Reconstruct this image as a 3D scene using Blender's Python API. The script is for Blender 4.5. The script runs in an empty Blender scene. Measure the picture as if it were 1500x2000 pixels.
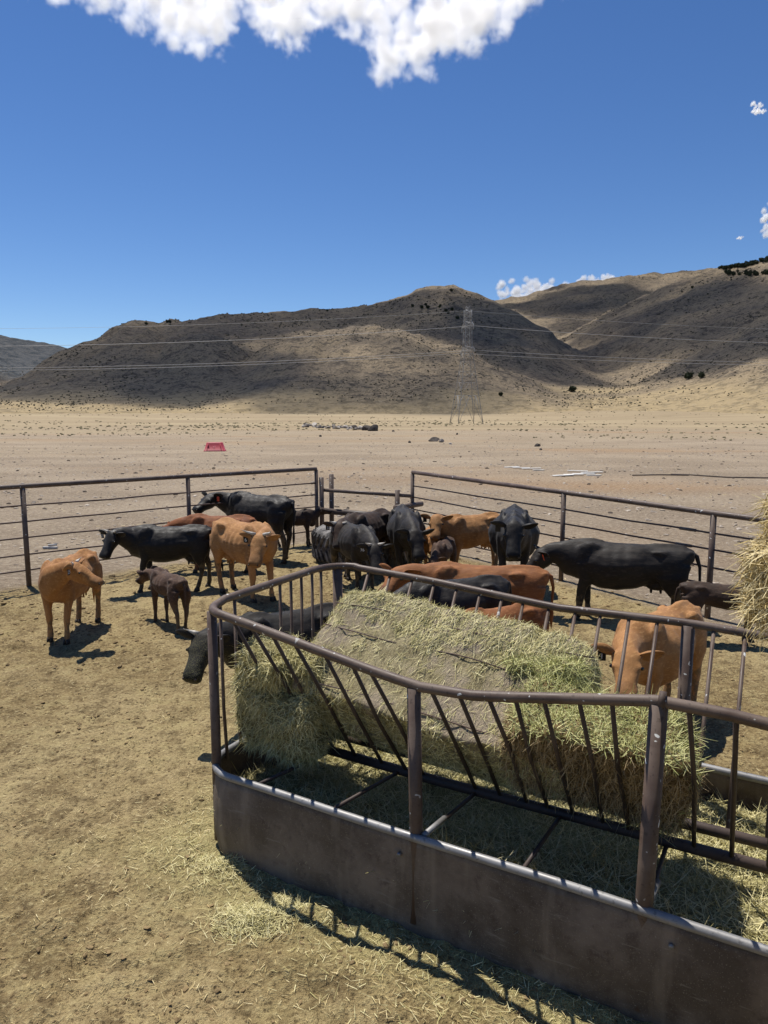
import bpy, bmesh, math, random
import numpy as np
from mathutils import Vector, Matrix, Quaternion
random.seed(7)
RNG = np.random.default_rng(11)
S = bpy.context.scene
COL = S.collection

# ---------------------------------------------------------------- camera, sky, sun, exposure
FPX, CAMH, PITCH = 1400.0, 3.2, math.radians(7.8)          # focal length in photo pixels, eye height, downward tilt
cam = bpy.data.cameras.new('camera')
cam_ob = bpy.data.objects.new('camera', cam); COL.objects.link(cam_ob); S.camera = cam_ob
cam.sensor_fit = 'VERTICAL'; cam.sensor_height = 36.0; cam.lens = 36.0 * FPX / 2000.0
cam.clip_start = 0.05; cam.clip_end = 40000.0
cam_ob.location = (0, 0, CAMH); cam_ob.rotation_euler = (math.radians(90) - PITCH, 0, 0)

SUN = Vector((-0.25, 0.33, 1.0)).normalized()
W = bpy.data.worlds.new('World'); S.world = W; W.use_nodes = True
wn = W.node_tree
sky = wn.nodes.new('ShaderNodeTexSky'); sky.sky_type = 'NISHITA'; sky.sun_disc = False
sky.sun_elevation = math.asin(SUN.z); sky.sun_rotation = math.atan2(SUN.x, SUN.y)
sky.altitude = 1900; sky.air_density = 1.0; sky.dust_density = 0.15; sky.ozone_density = 3.0
hs = wn.nodes.new('ShaderNodeHueSaturation'); hs.inputs['Saturation'].default_value = 1.2; hs.inputs['Hue'].default_value = .507
bg = wn.nodes['Background']; bg.inputs['Strength'].default_value = 0.1
wn.links.new(sky.outputs[0], hs.inputs['Color']); wn.links.new(hs.outputs[0], bg.inputs['Color'])
sun = bpy.data.lights.new('sun', 'SUN'); sun.energy = 5.0; sun.angle = math.radians(0.53); sun.color = (1.0, 0.955, 0.88)
sun_ob = bpy.data.objects.new('sun', sun); COL.objects.link(sun_ob)
sun_ob.rotation_euler = SUN.to_track_quat('Z', 'Y').to_euler(); sun_ob.location = (-20, 30, 80)
S.view_settings.view_transform = 'Standard'; S.view_settings.look = 'None'
S.view_settings.gamma = 1.0; S.view_settings.exposure = 0.17
S.render.engine = 'CYCLES'
S.cycles.max_bounces = 11; S.cycles.diffuse_bounces = 3; S.cycles.glossy_bounces = 2
S.cycles.transparent_max_bounces = 8; S.cycles.volume_bounces = 10
S.cycles.use_denoising = True
S.cycles.caustics_reflective = False; S.cycles.caustics_refractive = False

# ---------------------------------------------------------------- helpers
_cp, _sp = math.cos(PITCH), math.sin(PITCH)
def ray(u, v):
    x = (u - 750) / FPX; y = -(v - 1000) / FPX
    return (x, _cp + y * _sp, -_sp + y * _cp)
def atz(u, v, z=0.0):                       # where the sight line of a photo pixel meets the height z
    d = ray(u, v); t = (z - CAMH) / d[2]; return Vector((d[0] * t, d[1] * t, z))
def aty(u, v, y):                           # where it meets the distance y
    d = ray(u, v); t = y / d[1]; return Vector((d[0] * t, y, CAMH + d[2] * t))

def _hash(ix, iy, iz, k):
    h = (ix.astype(np.uint32) * np.uint32(374761393) + iy.astype(np.uint32) * np.uint32(668265263)
         + iz.astype(np.uint32) * np.uint32(2147483647) + np.uint32(k) * np.uint32(974634777))
    h = (h ^ (h >> np.uint32(13))) * np.uint32(1274126177)
    h = (h ^ (h >> np.uint32(16))) * np.uint32(2246822519)
    h = h ^ (h >> np.uint32(13))
    return h.astype(np.float64) / 4294967295.0 * 2 - 1
def vnoise(p, k=0):                          # smooth value noise, -1..1
    p = np.asarray(p, float); f = np.floor(p); i = f.astype(np.int64); t = p - f
    t = t * t * t * (t * (t * 6 - 15) + 10)
    out = 0
    for dx in (0, 1):
        wx = t[:, 0] if dx else 1 - t[:, 0]
        for dy in (0, 1):
            wy = t[:, 1] if dy else 1 - t[:, 1]
            for dz in (0, 1):
                wz = t[:, 2] if dz else 1 - t[:, 2]
                out = out + wx * wy * wz * _hash(i[:, 0] + dx, i[:, 1] + dy, i[:, 2] + dz, k)
    return out
def fbm(p, octaves=4, gain=0.5, lac=2.03, k=0, ridged=False):
    p = np.asarray(p, float); a = 1.0; s = 0; tot = 0
    for o in range(octaves):
        n = vnoise(p, k + o)
        if ridged: n = 1 - 2 * np.abs(n)
        s = s + a * n; tot += a; a *= gain; p = p * lac + 17.31
    return s / tot
def sstep(a, b, x):
    t = np.clip((x - a) / (b - a), 0, 1); return t * t * (3 - 2 * t)

def link(o, parent=None):
    COL.objects.link(o)
    if parent is not None: o.parent = parent
    return o
def mesh_np(name, V, Fq, mat=None, parent=None, smooth=True):
    V = np.asarray(V, np.float32); Fq = np.asarray(Fq, np.int32)
    me = bpy.data.meshes.new(name); n = Fq.shape[1]
    me.vertices.add(len(V)); me.vertices.foreach_set('co', V.ravel())
    me.loops.add(Fq.size); me.loops.foreach_set('vertex_index', Fq.ravel())
    me.polygons.add(len(Fq)); me.polygons.foreach_set('loop_start', np.arange(0, Fq.size, n, dtype=np.int32))
    me.polygons.foreach_set('use_smooth', np.full(len(Fq), smooth))
    me.update(calc_edges=True)
    if mat: me.materials.append(mat)
    return link(bpy.data.objects.new(name, me), parent)
class MB:
    """collects shapes into ONE mesh"""
    def __init__(self): self.v = []; self.f = []
    def add(self, V, Fs):
        b = len(self.v); self.v += [tuple(p) for p in V]; self.f += [tuple(i + b for i in q) for q in Fs]; return self
    def tube(self, pts, r, n=10, cap=True):
        pts = [Vector(p) for p in pts]; m = len(pts)
        rs = r if isinstance(r, (list, tuple)) else [r] * m
        V = []; up = None
        for i in range(m):
            t = (pts[min(i + 1, m - 1)] - pts[max(i - 1, 0)]).normalized()
            if up is None:
                up = Vector((0, 0, 1)) if abs(t.z) < .9 else Vector((0, 1, 0))
            a = t.cross(up); a.normalize(); b = a.cross(t).normalized(); up = b
            for k in range(n):
                w = 2 * math.pi * k / n
                V.append(pts[i] + a * (math.cos(w) * rs[i]) + b * (math.sin(w) * rs[i]))
        Fs = []
        for i in range(m - 1):
            for k in range(n):
                k2 = (k + 1) % n
                Fs.append((i * n + k, i * n + k2, (i + 1) * n + k2, (i + 1) * n + k))
        if cap:
            Fs.append(tuple(range(n))[::-1]); Fs.append(tuple((m - 1) * n + k for k in range(n)))
        return self.add(V, Fs)
    def box(self, c, s, rot=None):
        V = [Vector((x * s[0] / 2, y * s[1] / 2, z * s[2] / 2)) for x in (-1, 1) for y in (-1, 1) for z in (-1, 1)]
        if rot is not None: V = [rot @ p for p in V]
        return self.add([p + Vector(c) for p in V],
                        [(0, 1, 3, 2), (4, 6, 7, 5), (0, 4, 5, 1), (2, 3, 7, 6), (0, 2, 6, 4), (1, 5, 7, 3)])
    def build(self, name, mat=None, parent=None, smooth=True):
        me = bpy.data.meshes.new(name); me.from_pydata(self.v, [], self.f)
        me.polygons.foreach_set('use_smooth', [smooth] * len(me.polygons)); me.update()
        if mat: me.materials.append(mat)
        return link(bpy.data.objects.new(name, me), parent)
def bevel(o, w, seg=2):
    m = o.modifiers.new('bevel', 'BEVEL'); m.width = w; m.segments = seg; m.limit_method = 'ANGLE'; m.angle_limit = math.radians(40)
    return o
def empty(name, loc=(0, 0, 0), rz=0.0):
    o = bpy.data.objects.new(name, None); o.location = loc; o.rotation_euler = (0, 0, rz); o.empty_display_size = .2
    return link(o)
def tag(o, label=None, cat=None, group=None, kind=None):
    if label: o['label'] = label
    if cat: o['category'] = cat
    if group: o['group'] = group
    if kind: o['kind'] = kind
    return o
def bend(pts, r=0.12, n=6):                 # rounds the inner corners of a polyline
    pts = [Vector(p) for p in pts]; out = [pts[0]]
    for i in range(1, len(pts) - 1):
        a, b, c = pts[i - 1], pts[i], pts[i + 1]
        d1 = (a - b); d2 = (c - b); k = min(r, d1.length * .45, d2.length * .45)
        p, q = b + d1.normalized() * k, b + d2.normalized() * k
        for j in range(n + 1):
            t = j / n; out.append(p * (1 - t) ** 2 + b * 2 * t * (1 - t) + q * t * t)
    out.append(pts[-1]); return out

# ---------------------------------------------------------------- materials
class N:
    """small wrapper round a node tree"""
    def __init__(self, name):
        self.m = bpy.data.materials.new(name); self.m.use_nodes = True; self.t = self.m.node_tree
        self.b = self.t.nodes['Principled BSDF']
        self.tc = self.t.nodes.new('ShaderNodeTexCoord')
    def n(self, kind, **kw):
        q = self.t.nodes.new(kind)
        for k, v in kw.items(): setattr(q, k, v)
        return q
    def l(self, a, b): self.t.links.new(a, b)
    def noise(self, scale, detail=4, rough=.55, vec=None, stretch=None, w=None):
        q = self.n('ShaderNodeTexNoise'); q.inputs['Scale'].default_value = scale
        q.inputs['Detail'].default_value = detail; q.inputs['Roughness'].default_value = rough
        src = vec or self.tc.outputs['Object']
        if stretch:
            mp = self.n('ShaderNodeMapping'); mp.inputs['Scale'].default_value = stretch
            self.l(src, mp.inputs['Vector']); src = mp.outputs[0]
        self.l(src, q.inputs['Vector']); return q.outputs['Fac']
    def ramp(self, fac, lo, hi, a=0.0, b=1.0):
        q = self.n('ShaderNodeMapRange'); q.interpolation_type = 'SMOOTHSTEP'
        for i, v in zip((1, 2, 3, 4), (lo, hi, a, b)): q.inputs[i].default_value = v
        self.l(fac, q.inputs[0]); return q.outputs[0]
    def mix(self, fac, a, b):
        q = self.n('ShaderNodeMix', data_type='RGBA')
        for s, v in ((q.inputs[0], fac), (q.inputs[6], a), (q.inputs[7], b)):
            if isinstance(v, (int, float)): s.default_value = v
            elif isinstance(v, tuple): s.default_value = v + (1,) if len(v) == 3 else v
            else: self.l(v, s)
        return q.outputs[2]
    def math(self, op, a, b=0.0):
        q = self.n('ShaderNodeMath', operation=op)
        for s, v in ((q.inputs[0], a), (q.inputs[1], b)):
            if isinstance(v, (int, float)): s.default_value = v
            else: self.l(v, s)
        return q.outputs[0]
    def attr(self, name, out='Fac'):
        q = self.n('ShaderNodeAttribute'); q.attribute_name = name; return q.outputs[out]
    def color(self, c):
        if isinstance(c, tuple): self.b.inputs['Base Color'].default_value = c + (1,)
        else: self.l(c, self.b.inputs['Base Color'])
        return self
    def set(self, rough=None, metal=None, spec=None, sheen=None):
        if rough is not None:
            if isinstance(rough, (int, float)): self.b.inputs['Roughness'].default_value = rough
            else: self.l(rough, self.b.inputs['Roughness'])
        if metal is not None: self.b.inputs['Metallic'].default_value = metal
        if spec is not None: self.b.inputs['Specular IOR Level'].default_value = spec
        if sheen is not None: self.b.inputs['Sheen Weight'].default_value = sheen
        return self
    def bump(self, h, strength=.4, dist=.02, prev=None):
        q = self.n('ShaderNodeBump'); q.inputs['Strength'].default_value = strength; q.inputs['Distance'].default_value = dist
        self.l(h, q.inputs['Height'])
        if prev: self.l(prev, q.inputs['Normal'])
        self.l(q.outputs[0], self.b.inputs['Normal']); return q.outputs[0]

def steel(name, c1, c2, rough=.5, metal=.0, flecks=True, fleck_scale=26):
    k = N(name); a = k.noise(3.0, 5, .6); b = k.noise(38, 3, .6)
    col = k.mix(k.ramp(a, .35, .65), c1, c2)
    col = k.mix(k.ramp(b, .58, .7, 0, .55), col, tuple(x * .45 for x in c1))
    if flecks:                                   # bird droppings and paint chips
        f = k.noise(fleck_scale, 1, .4); g = k.noise(2.2, 2)
        col = k.mix(k.math('MULTIPLY', k.ramp(f, .70, .725), k.ramp(g, .42, .55)), col, (.62, .62, .58))
    k.color(col).set(rough=k.ramp(a, .3, .7, rough - .08, rough + .16), metal=metal, spec=.32)
    k.bump(b, .12, .004); return k.m
M_PIPE = steel('painted_pipe', (.085, .055, .041), (.145, .106, .082), .48)
M_PIPE_DARK = steel('rusty_dark_pipe', (.045, .032, .027), (.085, .060, .047), .55, flecks=False)
M_ROD = steel('thin_rod', (.060, .034, .028), (.10, .062, .048), .5, flecks=False)
M_RIM = steel('worn_bare_rim', (.20, .195, .19), (.30, .295, .29), .48, .35, flecks=False)
def m_panel():
    k = N('rusty_dirty_sheet'); a = k.noise(2.2, 6, .65); b = k.noise(9, 5, .7); c = k.noise(60, 2, .6)
    drip = k.noise(7, 3, .6, stretch=(1, 1, .12))
    col = k.mix(k.ramp(a, .35, .68), (.085, .064, .048), (.205, .160, .120))
    col = k.mix(k.ramp(b, .52, .72, 0, .55), col, (.045, .026, .021))
    col = k.mix(k.ramp(drip, .52, .72, 0, .5), col, (.27, .215, .16))
    col = k.mix(k.ramp(c, .64, .76, 0, .6), col, (.24, .21, .16))
    scr = k.noise(30, 3, .7, stretch=(.12, .12, 1)); col = k.mix(k.ramp(scr, .60, .70, 0, .45), col, (.26, .225, .18))
    spk = k.noise(140, 2, .6); col = k.mix(k.ramp(spk, .62, .70, 0, .6), col, (.30, .26, .20))
    k.color(col).set(rough=k.ramp(a, .3, .7, .55, .85), spec=.3); k.bump(k.math('ADD', b, k.math('MULTIPLY', c, .4)), .35, .01); return k.m
M_PANEL = m_panel()

def plain(name, c1, c2, scale=4, rough=.8, bump=.3, bscale=30, bd=.01, spec=.3):
    k = N(name); k.color(k.mix(k.ramp(k.noise(scale, 5, .6), .32, .68), c1, c2)).set(rough=rough, spec=spec)
    k.bump(k.noise(bscale, 4, .6), bump, bd); return k.m

# ---------------------------------------------------------------- the lie of the land
FL = [Vector((-13.6, 6.65, 0)), atz(57, 1145), Vector((-4.22, 15.37, 0)), Vector((-1.68, 17.72, 0))]   # left fence posts
FR = [Vector((.70, 17.55, 0)), Vector((3.42, 13.55, 0)), Vector((5.12, 11.02, 0)), Vector((7.55, 7.40, 0))]   # right fence posts
def line_side(P, a, b):                     # signed distance left of a->b
    d = (b - a).to_2d().normalized(); return (P[:, 0] - a.x) * -d.y + (P[:, 1] - a.y) * d.x
def pen_mask(P):                            # >0 inside the pen
    s1 = -line_side(P, FL[1], FL[3]); s2 = -line_side(P, FR[0], FR[2]); s3 = 17.5 - P[:, 1]
    return np.minimum(np.minimum(s1, s2), s3)
def rise(x, y):
    r = np.hypot(x, y); a = np.degrees(np.arctan2(x, np.maximum(y, 1e-3)))
    s = .030 + .012 * sstep(5, 25, a) - .004 * sstep(-5, -25, a)
    return np.where(r > 235, s * (r - 235) * sstep(235, 420, r), 0) * (y > 0)

# hills: crests given by sight lines of the photo, each layer at its own distance
def crest_layer(pts, rc, rf, back, x, y):
    r = np.hypot(x, y); yy = np.maximum(y, 1.0)
    u = 750 + FPX * (x / yy) / _cp * .985
    us = [p[0] for p in pts]; vs = [p[1] for p in pts]
    v = np.interp(u, us, vs)
    dx = (u - 750) / FPX; dy = -(v - 1000) / FPX
    slope = (-_sp + dy * _cp) / np.hypot(dx, _cp + dy * _sp)
    R = np.interp(u, [p[0] for p in rc], [p[1] for p in rc]); Rf = np.interp(u, [p[0] for p in rf], [p[1] for p in rf])
    base = rise(x / r * R, y / r * R); top = CAMH + R * slope
    hgt = top - base
    t = np.clip((r - Rf) / (R - Rf), 0, 1)
    s = t ** 1.25; s = s * (1 - .28 * t) / .72 if False else np.where(t < 1, t ** 1.35 * (1.32 - .32 * t), 1)
    fall = np.exp(-((np.maximum(r - R, 0)) / back) ** 2)
    return np.where(r < R, hgt * s, hgt * fall), r
LAYERS = [
    ([(-700, 600), (-250, 640), (0, 651), (60, 664), (110, 672), (150, 681), (230, 700), (400, 740), (700, 790), (3000, 800)], [(0, 3600)], [(0, 2000)], 1500),
    ([(-700, 660), (-150, 680), (0, 688), (60, 696), (110, 708), (170, 735), (260, 770), (3000, 800)], [(0, 2300)], [(0, 1300)], 500),
    ([(-900, 790), (-300, 785), (-60, 768), (0, 757), (70, 728), (130, 694), (200, 662), (245, 640), (272, 627), (300, 624), (325, 630), (345, 623), (365, 627), (400, 621), (500, 613), (600, 606), (690, 600),
      (755, 589), (790, 575), (820, 563), (850, 558), (880, 559), (915, 570), (950, 586), (1000, 610), (1060, 645), (1120, 690), (1180, 730), (1260, 770), (3000, 800)],
     [(0, 800), (300, 860), (700, 1000), (900, 1000), (1200, 800)], [(0, 420), (500, 430), (900, 420), (1200, 420)], 420),
    ([(-700, 795), (380, 790), (420, 748), (470, 715), (520, 688), (570, 665), (640, 645), (700, 634), (740, 640), (800, 655), (860, 668), (920, 692), (980, 722), (1040, 750), (1100, 775), (3000, 795)],
     [(300, 560), (700, 640), (1000, 520)], [(300, 360), (1000, 350)], 170),
    ([(-700, 795), (250, 790), (290, 735), (330, 690), (380, 655), (420, 650), (455, 668), (500, 705), (560, 760), (3000, 795)], [(0, 640)], [(0, 420)], 130),
    ([(-700, 795), (800, 640), (900, 610), (960, 588), (1000, 579), (1060, 566), (1120, 549), (1180, 543), (1240, 538), (1300, 535), (1400, 528), (1520, 515), (1800, 500), (2400, 520)],
     [(0, 1900)], [(0, 900)], 900),
    ([(-700, 795), (960, 770), (1010, 710), (1060, 672), (1120, 640), (1200, 602), (1260, 572), (1320, 548), (1380, 530), (1440, 515), (1500, 503), (1600, 492), (1800, 478), (2400, 500)],
     [(900, 1300), (1500, 1150)], [(900, 620), (1200, 520), (1500, 420)], 500),
    ([(-700, 795), (1150, 785), (1250, 745), (1330, 705), (1400, 668), (1460, 630), (1520, 600), (1650, 560), (1900, 540), (2400, 560)],
     [(1200, 560), (1500, 620)], [(1200, 380), (1500, 330)], 260),
]
def hill_h(x, y):
    h = np.zeros_like(x); r = np.hypot(x, y)
    for (pts, rc, rf, back) in LAYERS:
        a, _ = crest_layer(pts, rc, rf, back, x, y)
        a = np.maximum(a, 0); k = 5.0
        h = np.maximum(h, a) + k * np.exp(-np.abs(h - a) / k) * .25 * (np.minimum(h, a) > 0)
    az = np.arctan2(x, y)
    q = np.stack([x / 90, y / 90, np.zeros_like(x)], 1)
    warp = fbm(q, 3, .5, k=5)
    g = fbm(np.stack([az * 26 + warp * .9, r / 420, warp * .4], 1), 4, .5, k=9, ridged=True)
    g2 = fbm(np.stack([x / 38, y / 38, np.zeros_like(x)], 1), 5, .55, k=21)
    amp = np.clip(h / 45, 0, 1)
    crest = np.clip(1 - h / 130, .35, 1)
    h = h + amp * (g * 10.5 * crest + g2 * 5.0) * np.clip(r / 900, .5, 1.6)
    return h
def land(x, y):
    x = np.asarray(x, float); y = np.asarray(y, float)
    return rise(x, y) + np.maximum(hill_h(x, y), 0) * (np.hypot(x, y) > 320)

# ---- ground sheet (pen, yard and plain in one)
def spaced(lo, hi, f):
    out = [lo]
    while out[-1] < hi: out.append(out[-1] + f(out[-1]))
    return out
xs = [-x for x in spaced(9.2, 5200, lambda a: .05 + (a - 9.2) * .12)][::-1][:-1] + list(np.arange(-9.2, -2.8, .045)) + list(np.arange(-2.8, 2.2, .022)) + list(np.arange(2.2, 8.2, .050)) + spaced(8.2, 5200, lambda a: .05 + (a - 8.2) * .10)[1:]
ys = [-40, -12, -4, 0, 1.2, 1.9] + spaced(2.3, 19, lambda a: .0050 * a + .003) + spaced(19.2, 5600, lambda a: .05 + (a - 19) * .035)
xs = np.array(xs); ys = np.array(ys)
X, Y = np.meshgrid(xs, ys); gx, gy = X.ravel(), Y.ravel()
P2 = np.stack([gx, gy, np.zeros_like(gx)], 1)
pm = pen_mask(P2) + .35 * fbm(P2 / 1.3, 3, k=2)
pen = sstep(-.3, .45, pm)
near = (np.abs(gx) < 40) & (gy < 70)
z = np.zeros_like(gx); idx = np.where(near)[0]; q = P2[idx]
lump = fbm(q / .62, 4, .55, k=31); fine = fbm(q / .075, 3, .65, k=37); mid = fbm(q / .21, 3, .55, k=41)
hoof = np.clip(fbm(q / .34, 2, .5, k=45) - .22, 0, 1)
zz = pen[idx] * (lump * .026 + mid * .026 + fine * .026 - hoof * .060) + (1 - pen[idx]) * (lump * .012 + fine * .004)
z[idx] = zz * sstep(70, 30, q[:, 1])
z += rise(gx, gy) - 6.0 * sstep(430, 520, np.hypot(gx, gy)) - 80 * sstep(520, 2500, np.hypot(gx, gy))
# trodden hay round the feeder
FA = Vector((-1.362, 4.946, 0)); FD = Vector((.872, -.489, 0)); FN = Vector((.489, .872, 0)); FLEN, FW = 4.7, 1.83
tt = (gx - FA.x) * FD.x + (gy - FA.y) * FD.y; oo = (gx - FA.x) * FN.x + (gy - FA.y) * FN.y
dfe = np.hypot(np.maximum(np.maximum(-tt, tt - FLEN), 0), np.maximum(np.maximum(-oo, oo - FW), 0))
hay = np.exp(-(dfe / (.42 + .22 * fbm(P2 / .5, 3, k=52))) ** 2) * .85 + .30 * sstep(.1, .6, fbm(P2 / .8, 4, .6, k=51)) * np.exp(-(dfe / 2.0) ** 2)
nx, ny = len(xs), len(ys)
i0 = (np.arange(ny - 1)[:, None] * nx + np.arange(nx - 1)[None, :]).ravel()
lo_n = fbm(P2 / 1.8, 6, .72, k=81); md_n = fbm(P2 / .13, 4, .7, k=85)
def lerp3(t, a, b): return np.asarray(a)[None] * (1 - t[:, None]) + np.asarray(b)[None] * t[:, None]
pcol = lerp3(sstep(-.3, .36, lo_n), (.275, .200, .094), (.402, .307, .156))
pcol = pcol + (np.array((.125, .085, .040)) - pcol) * (.62 * sstep(.02, .38, md_n))[:, None]
pcol = pcol + (np.array((.43, .345, .165)) - pcol) * (.5 * sstep(-.1, -.42, md_n))[:, None]
def m_ground():
    k = N('earth'); pen_a = k.attr('pen'); hay_a = k.attr('hay'); far = k.attr('far')
    c = k.noise(27, 4, .74); d = k.noise(200, 1, .6)
    # pen: trodden manure, dust and chaff
    pc = k.mix(k.ramp(c, .52, .66, 0, .6), k.attr('pen_colour', 'Color'), (.56, .455, .235))
    pc = k.mix(k.ramp(c, .46, .36, 0, .85), pc, (.085, .058, .028))
    pc = k.mix(k.math('MULTIPLY', hay_a, k.ramp(c, .30, .60, .25, .9)), pc, k.mix(k.ramp(d, .35, .65), (.27, .235, .085), (.55, .49, .235)))
    # yard: grey-brown gravel
    s = k.noise(.16, 4, .66, stretch=(.55, 1, 1)); e = k.noise(.045, 3, .6, stretch=(.35, 1, 1)); g = k.noise(7, 4, .85)
    yc = k.mix(k.ramp(s, .36, .66), (.255, .198, .138), (.350, .278, .196))
    yc = k.mix(k.ramp(e, .50, .66, 0, .85), yc, (.315, .205, .115))
    yc = k.mix(k.ramp(g, .53, .63, 0, .75), yc, (.50, .42, .31)); yc = k.mix(k.ramp(g, .46, .37, 0, .75), yc, (.125, .094, .066))
    # plain: dry grass
    g1 = k.noise(.03, 4, .65, stretch=(.25, 1, 1))
    fc = k.mix(k.ramp(g1, .38, .66), (.285, .220, .135), (.360, .285, .175))
    fc = k.mix(k.ramp(s, .55, .72, 0, .5), fc, (.19, .155, .085))
    col = k.mix(far, yc, fc); col = k.mix(pen_a, col, pc)
    k.color(col).set(rough=.93, spec=.12)
    k.bump(c, 1.0, .055); return k.m
g_ob = mesh_np('ground', np.stack([gx, gy, z], 1), np.stack([i0, i0 + 1, i0 + nx + 1, i0 + nx], 1), m_ground())
tag(g_ob, kind='structure')
rr = np.hypot(gx, gy)
farm = sstep(45, 210, rr + 60 * fbm(np.stack([gx / 60, gy / 26, gx * 0], 1), 3, k=61))
for nm, val in (('pen', pen), ('hay', hay), ('far', farm)):
    at_ = g_ob.data.attributes.new(nm, 'FLOAT', 'POINT'); at_.data.foreach_set('value', val.astype(np.float32))
pc_ = g_ob.data.attributes.new('pen_colour', 'FLOAT_COLOR', 'POINT')
pc_.data.foreach_set('color', np.concatenate([np.clip(pcol, 0, 1), np.ones((len(pcol), 1))], 1).astype(np.float32).ravel())
GZ = z.reshape(ny, nx)
def gz(x, y):                               # height of the ground sheet
    x = np.asarray(x, float); y = np.asarray(y, float)
    i = np.clip(np.searchsorted(xs, x) - 1, 0, nx - 2); j = np.clip(np.searchsorted(ys, y) - 1, 0, ny - 2)
    fx = (x - xs[i]) / (xs[i + 1] - xs[i]); fy = (y - ys[j]) / (ys[j + 1] - ys[j])
    return (GZ[j, i] * (1 - fx) + GZ[j, i + 1] * fx) * (1 - fy) + (GZ[j + 1, i] * (1 - fx) + GZ[j + 1, i + 1] * fx) * fy

# ---- hills
az = np.radians(np.linspace(-44, 44, 520)); rad = [330.0]
while rad[-1] < 5200: rad.append(rad[-1] * 1.0085 + .2)
rad = np.array(rad); A, R = np.meshgrid(az, rad); hx, hy = (R * np.sin(A)).ravel(), (R * np.cos(A)).ravel()
hz = rise(hx, hy) + hill_h(hx, hy) - 2.2 * sstep(420, 335, np.hypot(hx, hy))
na = len(az); j0 = (np.arange(len(rad) - 1)[:, None] * na + np.arange(na - 1)[None, :]).ravel()
def m_hill():
    k = N('dry_hillside'); a = k.noise(.006, 3, .62); b = k.noise(.03, 4, .68); c = k.noise(.16, 3, .72); d = k.noise(.7, 2, .7)
    col = k.mix(k.ramp(a, .40, .60), (.165, .130, .092), (.235, .182, .118))
    col = k.mix(k.ramp(b, .50, .64, 0, .45), col, (.245, .188, .112))
    col = k.mix(k.ramp(b, .47, .34, 0, .7), col, (.070, .057, .046))
    col = k.mix(k.ramp(c, .51, .60, 0, .8), col, (.055, .046, .037))
    col = k.mix(k.ramp(d, .53, .61, 0, .75), col, (.050, .043, .032))
    col = k.mix(k.attr('foot'), col, k.mix(k.ramp(c, .45, .62), (.345, .265, .148), (.235, .182, .105)))
    col = k.mix(k.attr('far_shade'), col, k.mix(k.ramp(b, .42, .58), (.026, .034, .042), (.068, .072, .076)))  # far left ridge: cloud shade and blue of distance put into the colour
    col = k.mix(k.ramp(k.noise(.35, 3, .75), .46, .34, 0, .5), col, (.30, .245, .165))
    k.color(col).set(rough=.95, spec=.08); k.bump(c, .8, 2.5); return k.m
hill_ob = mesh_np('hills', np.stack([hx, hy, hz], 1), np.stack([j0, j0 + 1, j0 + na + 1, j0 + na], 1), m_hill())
tag(hill_ob, kind='structure')
hh = hill_h(hx, hy)
foot = sstep(14, 1, hh + 9 * fbm(np.stack([hx / 50, hy / 50, hx * 0], 1), 3, k=71)) * .9
at_ = hill_ob.data.attributes.new('foot', 'FLOAT', 'POINT'); at_.data.foreach_set('value', foot.astype(np.float32))
far_shade_ = sstep(1250, 1500, np.hypot(hx, hy)) * sstep(-.36, -.42, np.arctan2(hx, hy))
at_ = hill_ob.data.attributes.new('far_shade', 'FLOAT', 'POINT'); at_.data.foreach_set('value', far_shade_.astype(np.float32))
HZ = hz.reshape(len(rad), na)
def hillz(x, y):
    r = np.hypot(x, y); a = np.arctan2(x, y)
    i = np.clip(np.searchsorted(az, a) - 1, 0, na - 2); j = np.clip(np.searchsorted(rad, r) - 1, 0, len(rad) - 2)
    fa = np.clip((a - az[i]) / (az[i + 1] - az[i]), 0, 1); fr = np.clip((r - rad[j]) / (rad[j + 1] - rad[j]), 0, 1)
    return (HZ[j, i] * (1 - fa) + HZ[j, i + 1] * fa) * (1 - fr) + (HZ[j + 1, i] * (1 - fa) + HZ[j + 1, i + 1] * fa) * fr
def top_of_land(x, y):
    return np.where(np.hypot(x, y) > 345, np.maximum(hillz(x, y), gz(x, y)), gz(x, y))

# ---------------------------------------------------------------- clouds (real volumes high over the hills)
def m_cloud(name, dens, scale, lo, hi, step):
    m = bpy.data.materials.new(name); m.use_nodes = True; t = m.node_tree; t.nodes.clear()
    out = t.nodes.new('ShaderNodeOutputMaterial'); pv = t.nodes.new('ShaderNodeVolumePrincipled')
    pv.inputs['Color'].default_value = (.995, .995, .995, 1); pv.inputs['Anisotropy'].default_value = .5
    if scale:
        tc = t.nodes.new('ShaderNodeTexCoord'); nz = t.nodes.new('ShaderNodeTexNoise')
        nz.inputs['Scale'].default_value = scale; nz.inputs['Detail'].default_value = 5; nz.inputs['Roughness'].default_value = .62
        t.links.new(tc.outputs['Object'], nz.inputs['Vector'])
        mr = t.nodes.new('ShaderNodeMapRange')
        for i, v in zip((1, 2, 3, 4), (lo, hi, 0, dens)): mr.inputs[i].default_value = v
        t.links.new(nz.outputs['Fac'], mr.inputs[0]); t.links.new(mr.outputs[0], pv.inputs['Density'])
        m.cycles.volume_step_rate = step
    else: pv.inputs['Density'].default_value = dens
    t.links.new(pv.outputs[0], out.inputs['Volume']); return m
_ico = bmesh.new(); bmesh.ops.create_icosphere(_ico, subdivisions=2, radius=1)
ICO_V = np.array([v.co[:] for v in _ico.verts]); ICO_F = np.array([[v.index for v in f.verts] for f in _ico.faces]); _ico.free()
_ico = bmesh.new(); bmesh.ops.create_icosphere(_ico, subdivisions=1, radius=1)
ICO1_V = np.array([v.co[:] for v in _ico.verts]); ICO1_F = np.array([[v.index for v in f.verts] for f in _ico.faces]); _ico.free()
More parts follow.
